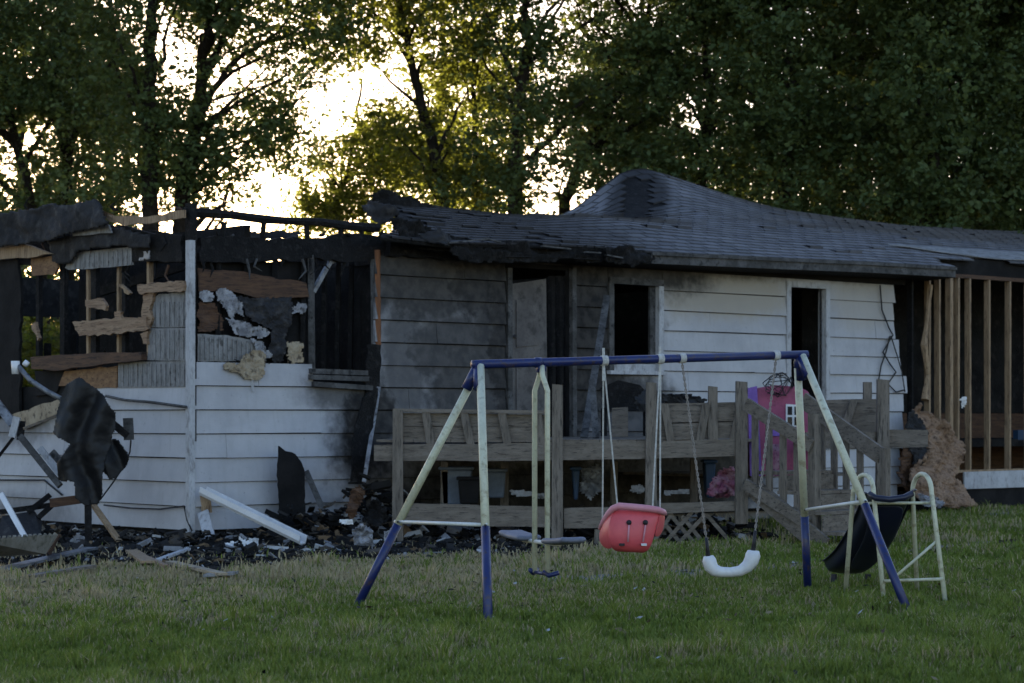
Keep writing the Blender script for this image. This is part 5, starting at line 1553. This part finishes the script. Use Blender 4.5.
def leaf_mesh(name, P, r, size, material, parent, shade):
    n = len(P)
    d = r.normal(0, 1, (n, 3)); d[:, 2] = d[:, 2] * 0.5 - 0.35
    d /= np.linalg.norm(d, axis=1)[:, None]
    k = r.normal(0, 1, (n, 3))
    s = np.cross(d, k); s /= (np.linalg.norm(s, axis=1)[:, None] + 1e-9)
    nn = np.cross(d, s)
    L = (size * r.uniform(0.6, 1.35, n))[:, None]
    w = L * r.uniform(0.26, 0.42, n)[:, None]
    V = np.empty((n, 4, 3))
    V[:, 0] = P - d * L * 0.5
    V[:, 1] = P + s * w + nn * w * 0.35
    V[:, 2] = P + d * L * 0.55
    V[:, 3] = P - s * w + nn * w * 0.35
    org = np.array(parent.location)
    V -= org
    me = bpy.data.meshes.new(name)
    me.vertices.add(n * 4)
    me.vertices.foreach_set("co", V.reshape(-1))
    me.loops.add(n * 4)
    me.loops.foreach_set("vertex_index", np.arange(n * 4, dtype=np.int32))
    me.polygons.add(n)
    me.polygons.foreach_set("loop_start", np.arange(0, n * 4, 4, dtype=np.int32))
    me.polygons.foreach_set("loop_total", np.full(n, 4, np.int32))
    me.update(calc_edges=True)
    me.materials.append(material)
    at = me.color_attributes.new("tint", 'FLOAT_COLOR', 'POINT')
    t = np.clip(shade + r.normal(0, 0.14, n), 0, 1)
    buf = np.ones((n, 4, 4), np.float32); buf[:, :, :3] = t[:, None, None]
    at.data.foreach_set("color", buf.ravel())
    o = bpy.data.objects.new(name, me)
    COL.objects.link(o); o.parent = parent
    return o

TREE_LEAVES = 0
def tree(name, label, base_px, d, trunk_px, r0, boughs_px, crown, nclus, per, lsize, mat_key, seed, sig=0.55, cat="tree", group=None, low=1.5):
    """trunk_px: trunk line as pixels at distance d; crown: list of (x, y, rx, ry, depth) pixel ellipses at that distance"""
    global TREE_LEAVES
    r = random.Random(seed)
    base = Vector(((base_px - CX) / F * d, d, 0))
    t = thing(name, label, cat, base, group)
    pts = [base - Vector((0, 0, 0.1))] + [dp(x, y, d) for x, y in trunk_px]
    fine = []
    for a, b in zip(pts[:-1], pts[1:]):
        for k in range(4):
            q = a + (b - a) * (k / 4)
            fine.append(q + Vector((r.gauss(0, 0.035), r.gauss(0, 0.035), 0)))
    fine.append(pts[-1])
    n = len(fine)
    rad = [r0 * (1.25 - 0.25 * min(1, i / 3)) * (1 - 0.72 * (i / (n - 1)) ** 1.2) for i in range(n)]
    trunk = MB().tube(fine, rad, 9).build("trunk", M['bark'], t, True)
    zs = [p.z for p in fine]
    def trunk_at(z):
        for a, b in zip(fine[:-1], fine[1:]):
            if a.z <= z <= b.z:
                f = (z - a.z) / max(1e-6, b.z - a.z)
                return a + (b - a) * f
        return fine[-1]
    for bo in boughs_px:
        q = [dp(x, y, d + dd) for x, y, dd in bo[1]]
        m = len(q)
        fb = []
        for a, b in zip(q[:-1], q[1:]):
            for k in range(3):
                fb.append(a + (b - a) * (k / 3) + Vector((r.gauss(0, 0.03), r.gauss(0, 0.03), r.gauss(0, 0.03))))
        fb.append(q[-1])
        MB().tube(fb, [bo[0] * (1 - 0.75 * i / (len(fb) - 1)) for i in range(len(fb))], 7).build("bough", M['bark'], t, True)
    cen, sg = [], []
    br = MB()
    tot = sum(c[2] * c[3] for c in crown)
    for (x, y, rx, ry, dep) in crown:
        k = max(3, int(0.72 * nclus * rx * ry / tot))
        for _ in range(k):
            while True:
                a, b, c = r.uniform(-1, 1), r.uniform(-1, 1), r.uniform(-1, 1)
                rr = a * a + b * b + c * c
                if 0.10 < rr < 1: break
            p = dp(x + a * rx, y + b * ry, d)
            p.x *= (d + c * dep) / d
            p.y += c * dep
            if p.z < low: continue
            cen.append(p); sg.append(sig * r.uniform(0.55, 1.25))
            if r.random() < 0.07:
                zt = max(2.0, min(zs[-1], p.z - r.uniform(0.4, 2.0) - 0.25 * math.hypot(p.x - base.x, p.y - base.y)))
                a0 = trunk_at(zt)
                if (p - a0).length < 7:
                    mid = (a0 + p) / 2 + Vector((r.gauss(0, .3), r.gauss(0, .3), -0.12 * (p - a0).length + 0.4))
                    L = (p - a0).length
                    br.tube([a0, a0 * 0.5 + mid * 0.5 + Vector((r.gauss(0, .06), 0, 0.1)), mid, mid * 0.45 + p * 0.55 + Vector((0, r.gauss(0, .1), 0.05)), p], [0.02 + 0.012 * L, 0.018 + 0.008 * L, 0.014 + 0.005 * L, 0.012, 0.006], 5, False)
    if br.v:
        br.build("branches", M['bark'], t, True)
    P, g, shade = leaf_cloud(cen, sg, per, lsize, seed)
    TREE_LEAVES += len(P)
    leaf_mesh("crown", P, g, lsize, M[mat_key], t, shade)
    return t

G = "trees behind the burned house"
LS = 0.108
tree("broadleaf_tree", "slender leaning tree with dense dark crown at the left end behind the house", 55, 47, [(40, 250), (18, 150), (6, 90), (-20, -40)], 0.13, [(0.06, [(22, 170, 0), (60, 100, 1), (90, 40, 1)])],
     [(10, 60, 90, 110, 2.5), (20, 190, 60, 50, 2), (-60, 0, 90, 160, 3)], 260, 60, LS, 'leaf', 101, group=G)
tree("broadleaf_tree", "dark dense tree behind the charred gable felt, two boughs forking low", 66, 49, [(66, 260), (65, 150), (62, 60), (68, -30), (70, -200)], 0.19, [(0.09, [(64, 130, 0), (40, 60, 1), (20, -20, 1)]), (0.08, [(66, 160, 0), (96, 90, -1), (130, 30, -1)])],
     [(60, 50, 80, 100, 3), (90, 170, 60, 60, 2), (50, -90, 110, 90, 3.5)], 310, 62, LS, 'leafdeep', 102, group=G)
tree("broadleaf_tree", "tall tree with a straight bare dark trunk rising behind the charred corner", 152, 44, [(150, 260), (149, 180), (152, 100), (152, 30), (152, -60), (150, -220)], 0.20, [(0.06, [(152, 90, 0), (165, 40, 0), (180, -10, 0)]), (0.05, [(150, 120, 0), (132, 70, -1), (110, 20, -1)])],
     [(120, 60, 50, 80, 2), (150, 150, 45, 50, 1.5), (150, -60, 110, 90, 3), (112, 195, 40, 30, 1.5)], 170, 50, LS, 'leaf', 103, group=G)
tree("broadleaf_tree", "forked tree with a long bough arching over the open bright sky", 183, 44.5, [(180, 260), (183, 200), (190, 150), (198, 100), (205, 50), (206, 0), (204, -120)], 0.21,
     [(0.085, [(198, 128, 0), (214, 88, 0), (232, 62, 0), (256, 48, 0.3), (290, 36, 0.5), (330, 30, 1)]), (0.10, [(202, 78, 0), (220, 44, 0), (240, 14, 0), (262, -30, 0)]), (0.05, [(256, 48, 0.3), (280, 30, 0), (300, 0, 0)]), (0.04, [(192, 150, 0), (220, 150, 0), (255, 140, 0.5), (280, 120, .5)])],
     [(235, 20, 60, 40, 2), (190, 120, 36, 60, 1.6), (215, 180, 42, 34, 1.5), (250, 120, 44, 44, 1.5), (225, -70, 110, 80, 3), (310, 25, 56, 34, 1.5), (300, 75, 30, 26, 1.2), (335, 60, 26, 34, 1.2), (285, 125, 34, 30, 1.2), (240, 150, 44, 44, 1.4), (262, 100, 34, 26, 1.2)], 440, 50, LS * 0.95, 'leaf', 104, group=G)
tree("broadleaf_tree", "small yellow-green tree glowing with backlight behind the charred beam", 345, 50, [(345, 300), (340, 200), (352, 140), (362, 80)], 0.09, [(0.04, [(345, 200, 0), (318, 150, 0), (300, 110, 0)]), (0.03, [(318, 150, 0), (300, 140, 0), (285, 112, 0)])],
     [(345, 175, 48, 42, 1.8), (315, 200, 30, 24, 1.5), (385, 150, 36, 40, 1.5), (340, 215, 50, 20, 1.5)], 130, 60, LS * 0.9, 'leafbacklit', 105, 0.5, group=G)
tree("broadleaf_tree", "tree with a crooked leaning trunk among yellow backlit leaves behind the burnt roof edge", 452, 46, [(452, 270), (444, 210), (436, 160), (424, 110), (412, 70), (398, 10), (384, -80)], 0.17, [(0.06, [(436, 160, 0), (452, 120, 0), (468, 90, 0.5)]), (0.05, [(424, 112, 0), (400, 90, 0), (372, 60, 0)])],
     [(400, 40, 60, 50, 2.5), (390, 120, 50, 50, 2), (430, 170, 50, 40, 2), (360, 10, 60, 50, 2), (400, -80, 110, 80, 3)], 220, 56, LS, 'leafbacklit', 106, group=G)
tree("broadleaf_tree", "thin straight tree among the backlit leaves, its trunk slimmest of the cluster", 478, 48, [(478, 260), (477, 180), (473, 100), (474, 20), (470, -120)], 0.10, [(0.035, [(475, 110, 0), (460, 70, 0), (450, 30, 0)])],
     [(470, 90, 46, 70, 2), (480, 180, 40, 40, 1.8), (470, -20, 70, 60, 2.5)], 150, 56, LS, 'leafbacklit', 107, group=G)
tree("broadleaf_tree", "stout upright tree behind the sunken roof with a trunk bare near its top", 512, 45, [(512, 260), (514, 190), (520, 110), (526, 40), (527, 0), (530, -150)], 0.19, [(0.08, [(516, 165, 0), (540, 150, 0), (575, 110, 0), (615, 80, 0.5)]), (0.06, [(522, 90, 0), (500, 50, 0), (484, 10, 0)]), (0.05, [(526, 50, 0), (560, 10, 0), (585, -40, 0)])],
     [(520, 130, 50, 60, 2.2), (560, 70, 50, 50, 2), (500, 20, 50, 50, 2), (530, -80, 110, 80, 3), (505, 195, 40, 28, 1.8)], 210, 56, LS, 'leaf', 108, group=G)
tree("broadleaf_tree", "leaning tree whose dark boughs spread above the roof peak", 556, 47, [(556, 270), (565, 200), (585, 150), (610, 110), (640, 60), (665, -60)], 0.16, [(0.07, [(585, 150, 0), (620, 135, 0), (660, 110, 0), (690, 96, 0)]), (0.05, [(610, 110, 0), (606, 60, 0), (596, 10, 0)])],
     [(610, 80, 60, 60, 2.4), (590, 170, 46, 40, 2), (650, 40, 50, 50, 2), (610, -50, 110, 80, 3), (650, 140, 40, 36, 1.6)], 260, 62, LS, 'leafdeep', 109, group=G)
for i, (bx, d, cr, lab) in enumerate((
        (705, 46, [(700, 70, 60, 70, 2.5), (715, 160, 56, 40, 2.2), (700, -60, 110, 80, 3), (660, 180, 40, 24, 1.5), (715, 215, 62, 34, 2.4)], "dense green tree rising right behind the roof peak"),
        (790, 44, [(770, 60, 66, 80, 3), (800, 150, 64, 56, 2.4), (770, -70, 110, 80, 3), (795, 215, 62, 34, 2.4)], "broad deep green tree behind the sloping ridge with drooping sprays"),
        (860, 47, [(870, 50, 70, 80, 3), (850, 150, 66, 60, 2.4), (870, -70, 110, 80, 3), (865, 215, 62, 34, 2.4)], "large dark green tree between the drooping tree and the twin bare trunks"),
        (930, 43, [(930, 80, 66, 80, 2.6), (930, 170, 60, 50, 2.2), (930, -50, 110, 80, 3), (930, 215, 62, 34, 2.4)], "leafy bright-tipped tree beside the twin bare trunks"),
        (972, 46, [(990, 40, 60, 70, 2.6), (985, 150, 34, 60, 2.0), (990, -70, 110, 80, 3), (985, 215, 62, 34, 2.4)], "tree with a visible dark trunk at the right end behind the ridge"),
        (1030, 44, [(1040, 70, 50, 80, 2.6), (1040, 170, 50, 50, 2.4), (1060, -60, 110, 80, 3), (1040, 215, 62, 34, 2.4)], "dense green tree beyond the right end of the house"))):
    tree("broadleaf_tree", lab, bx, d, [(bx, 260), (bx - 4 + 3 * i, 170), (bx + 4, 90), (bx - 2, 10), (bx + 6, -150)], 0.16, [(0.07, [(bx, 140, 0), (bx + 30, 90, 0), (bx + 50, 40, 0.4)]), (0.06, [(bx, 120, 0), (bx - 30, 70, 0), (bx - 44, 20, -0.4)])],
         cr, 310, 66, LS * 1.05, 'leafdeep' if i % 2 == 0 else 'leaf', 120 + i, 0.58, group=G)
# the wood further back closes the gaps on the right and left
for i, (bx, d, cr, lab) in enumerate((
        (20, 60, [(20, 90, 90, 110, 4), (30, 210, 90, 50, 3)], "background tree filling the gap behind the leaning tree at the left"),
        (110, 62, [(110, 150, 60, 80, 4), (100, 60, 60, 60, 3)], "background tree seen between the dense tree and the bare straight trunk"),
        (440, 64, [(440, 170, 60, 60, 4), (480, 100, 60, 60, 3)], "background yellow-lit tree behind the crooked leaning trunk"),
        (640, 60, [(640, 120, 70, 80, 4), (630, 40, 70, 60, 4)], "background tree behind the roof peak"),
        (740, 62, [(740, 110, 80, 120, 4), (740, 10, 80, 60, 4), (740, 235, 80, 50, 3)], "background tree behind the dense tree at the roof peak"),
        (830, 60, [(830, 110, 80, 120, 4), (830, 10, 80, 60, 4), (830, 235, 80, 50, 3)], "background tree in the shade behind the sloping ridge"),
        (920, 62, [(920, 110, 80, 120, 4), (920, 10, 80, 60, 4), (920, 235, 80, 50, 3)], "background tree in the shade behind the bright-tipped tree"),
        (1010, 60, [(1010, 110, 80, 120, 4), (1010, 10, 80, 60, 4), (1010, 235, 80, 50, 3)], "background tree in the shade at the right end"))):
    tree("background_tree", lab, bx, d, [(bx, 260), (bx, 150), (bx + 3, 60), (bx, -60)], 0.17, [], cr, 190 if i > 2 else 120, 60, LS * 1.25, ('leafbacklit' if i == 2 else 'leafdeep'), 140 + i, 0.75, group=G)

# low growth behind the gutted room, seen through the open end wall
tree("leafy_shrub", "green shrub seen through the gutted end wall openings", 40, 36, [(40, 380), (42, 330)], 0.05, [], [(30, 350, 50, 60, 1.5)], 70, 60, 0.09, 'leafbacklit', 160, 0.35, "shrub", None, 0.2)

for i, (bx, h, lab) in enumerate(((-30, 290, "low dark thicket at the left edge behind the gutted room"), (35, 270, "low thicket behind the gutted room beside the leaning tree"), (95, 275, "low thicket behind the gutted room under the dense tree"),
                                  (150, 280, "low thicket at the foot of the straight bare trunk"))):
    tree("leafy_shrub", lab, bx, 53 + i, [(bx, 380), (bx + 3, 330)], 0.06, [], [(bx, (h + 420) / 2, 42, (420 - h) / 2 + 10, 2.0)], 90, 60, 0.14, 'leafdeep', 170 + i, 0.6, "shrub", "low thickets behind the house", 0.2)

# ================================================================== LAWN
def lawn():
    r = np.random.default_rng(5)
    P = []
    for (d0, d1, dens) in ((10.5, 14.5, 3600), (14.5, 19, 2600), (19, 25, 1500), (25, 42, 520)):
        area_w = 2 * (0.2327 * d1 + 1.6)
        n = int(dens * (d1 - d0) * area_w)
        y = r.uniform(d0, d1, n)
        x = r.uniform(-1, 1, n) * area_w / 2
        k = np.abs(x) < 0.2327 * y + 1.6
        P.append(np.stack([x[k], y[k]], 1))
    P = np.concatenate(P)
    rel = P - np.array(C0)
    u = rel @ np.array(A_); v = rel @ np.array(N_)
    inhouse = (u > -0.15) & (v > -0.1)
    nz = np.array([noise.noise(Vector((a * 0.55, b * 0.55, 0))) + 0.5 * noise.noise(Vector((a * 1.7, b * 1.7, 3))) for a, b in P])
    clump = np.array([noise.noise(Vector((a * 3.4, b * 3.4, 8))) for a, b in P])
    # distance in front of the walls decides how burnt / trampled the turf is
    dist_wall = np.where(u > -0.2, -v, np.hypot(np.minimum(u, 0), 0) + 0.0)
    dist_wall = np.where(u < -0.0, np.where(v > 0, -u, np.hypot(u, v)), -v)
    left = 1 / (1 + np.exp((P[:, 0] / P[:, 1] * F + CX - 560) / 70))        # left part of the yard lies beside the burnt rooms
    gpx, gpy = CX + F * P[:, 0] / P[:, 1], YH + F * EYE / P[:, 1]
    yl = np.interp(gpx, DEB_X, DEB_Y) + 9 * nz
    bare = (gpy < yl) & (gpx < 600) & (v < 0.2)
    bare |= (dist_wall < 1.2) & (left > 0.4)
    under_deck = (P[:, 1] > DD - 0.1) & (P[:, 0] > -1.5) & (P[:, 0] < 4.6) & (v < 0)
    burnt = bare & (r.random(len(P)) > 0.05)
    ud = under_deck & (r.random(len(P)) > 0.22)
    thin = r.random(len(P)) > 0.25 - 0.9 * clump
    pc = np.interp(gpx, [540, 620, 700, 780, 860, 940, 1030], [580.5, 577, 574, 568, 560, 550.5, 541.5])
    onpath = (np.abs(gpy - pc + 1.0 * nz) < 3.4) & (gpx > 545 + 60 * nz) & (r.random(len(P)) > 0.16)
    keep = ~(inhouse | burnt | ud | onpath) & ((clump > -0.18) | thin)
    P, nz, clump, dist_wall, left, off_line = P[keep], nz[keep], clump[keep], dist_wall[keep], left[keep], (gpy - yl)[keep]
    n = len(P)
    dry = np.clip(1.12 - off_line / 58, 0, 1) * (0.22 + 0.78 * left) + 0.42 * (nz + 0.42)
    wear = np.exp(-(((P[:, 0] - 1.0) / 1.6) ** 2 + ((P[:, 1] - 17.6) / 1.1) ** 2))
    isdry = r.random(n) < np.clip(dry + 0.35 * wear, 0.07, 0.92)
    g1, g2 = np.array([0.105, 0.146, 0.018]), np.array([0.220, 0.268, 0.052])
    s1, s2 = np.array([0.33, 0.265, 0.145]), np.array([0.52, 0.425, 0.25])
    t = np.clip(r.normal(0.45, 0.25, n) + 0.35 * nz, 0, 1)[:, None]
    col = np.where(isdry[:, None], s1 + (s2 - s1) * t, g1 + (g2 - g1) * t)
    H = r.uniform(0.035, 0.085, n) * (1 + 0.9 * np.clip(clump, -0.4, 0.9)) * (1 + 0.5 * nz)
    H *= 1 + 0.9 * np.clip(clump - 0.3, 0, 1)
    H = np.clip(H, 0.02, 0.20) * np.where(isdry, 0.8, 1.0)
    H *= np.where(P[:, 1] > 19, 1.15, 1.0)
    wd = np.where(P[:, 1] < 15, 0.0045, np.where(P[:, 1] < 21, 0.006, 0.009)) * r.uniform(0.7, 1.4, n)
    a = r.uniform(0, 2 * np.pi, n)
    lean = r.uniform(0.1, 0.9, n) * H
    lx, ly = np.cos(a) * lean, np.sin(a) * lean
    b = a + np.pi / 2 + r.normal(0, 0.4, n)
    wx, wy = np.cos(b) * wd, np.sin(b) * wd
    z0 = np.full(n, -0.05)
    V = np.empty((n, 5, 3), np.float32)
    V[:, 0] = np.stack([P[:, 0] - wx, P[:, 1] - wy, z0], 1)
    V[:, 1] = np.stack([P[:, 0] + wx, P[:, 1] + wy, z0], 1)
    V[:, 2] = np.stack([P[:, 0] + wx * 0.8 + lx * 0.35, P[:, 1] + wy * 0.8 + ly * 0.35, H * 0.6], 1)
    V[:, 3] = np.stack([P[:, 0] - wx * 0.8 + lx * 0.35, P[:, 1] - wy * 0.8 + ly * 0.35, H * 0.6], 1)
    V[:, 4] = np.stack([P[:, 0] + lx, P[:, 1] + ly, H], 1)
    me = bpy.data.meshes.new("lawn_grass")
    me.vertices.add(n * 5)
    me.vertices.foreach_set("co", V.reshape(-1))
    idx = np.arange(n, dtype=np.int32)[:, None] * 5
    loops = np.concatenate([idx + np.array([[0, 1, 2, 3]]), idx + np.array([[3, 2, 4]])], 1).astype(np.int32)
    me.loops.add(n * 7)
    me.loops.foreach_set("vertex_index", loops.reshape(-1))
    me.polygons.add(n * 2)
    ls = np.empty((n, 2), np.int32); ls[:, 0] = np.arange(n) * 7; ls[:, 1] = ls[:, 0] + 4
    lt = np.empty((n, 2), np.int32); lt[:, 0] = 4; lt[:, 1] = 3
    me.polygons.foreach_set("loop_start", ls.reshape(-1))
    me.polygons.foreach_set("loop_total", lt.reshape(-1))
    me.update(calc_edges=True)
    me.materials.append(M['grass'])
    at = me.color_attributes.new("tint", 'FLOAT_COLOR', 'POINT')
    buf = np.ones((n, 5, 4), np.float32); buf[:, :, :3] = col[:, None, :]
    at.data.foreach_set("color", buf.ravel())
    o = bpy.data.objects.new("lawn_grass", me)
    COL.objects.link(o)
    tag(o, "patchy lawn grass, green in front and dry straw-coloured near the debris", "grass", kind='stuff')
    print("grass blades", n, "leaves", TREE_LEAVES)
lawn()

# ash flakes, dead leaves and scraps blown over the lawn
def litter():
    r = random.Random(91)
    mb = MB()
    tones = [(0.20, 0.15, 0.08), (0.28, 0.22, 0.13), (0.04, 0.036, 0.032), (0.015, 0.015, 0.015), (0.42, 0.42, 0.42), (0.12, 0.08, 0.045)]
    for k in range(700):
        x = r.uniform(-20, 1044)
        y = 560 + abs(r.gauss(0, 1)) * 42
        if y > 690: continue
        p = gp(x, y, 0.05 + r.uniform(0, 0.02))
        L = r.uniform(0.012, 0.035)
        a = r.uniform(0, 6.28)
        d = Vector((math.cos(a), math.sin(a), r.gauss(0, .3))); q = Vector((-math.sin(a), math.cos(a), r.gauss(0, .3)))
        mb.add([p - d * L, p + q * L * 0.5, p + d * L, p - q * L * 0.5], [(0, 1, 2, 3)], r.choice(tones))
    tag(mb.build("scattered_litter", M['rubble']), "ash flakes and dead leaves scattered over the lawn", "litter", kind='stuff')
litter()
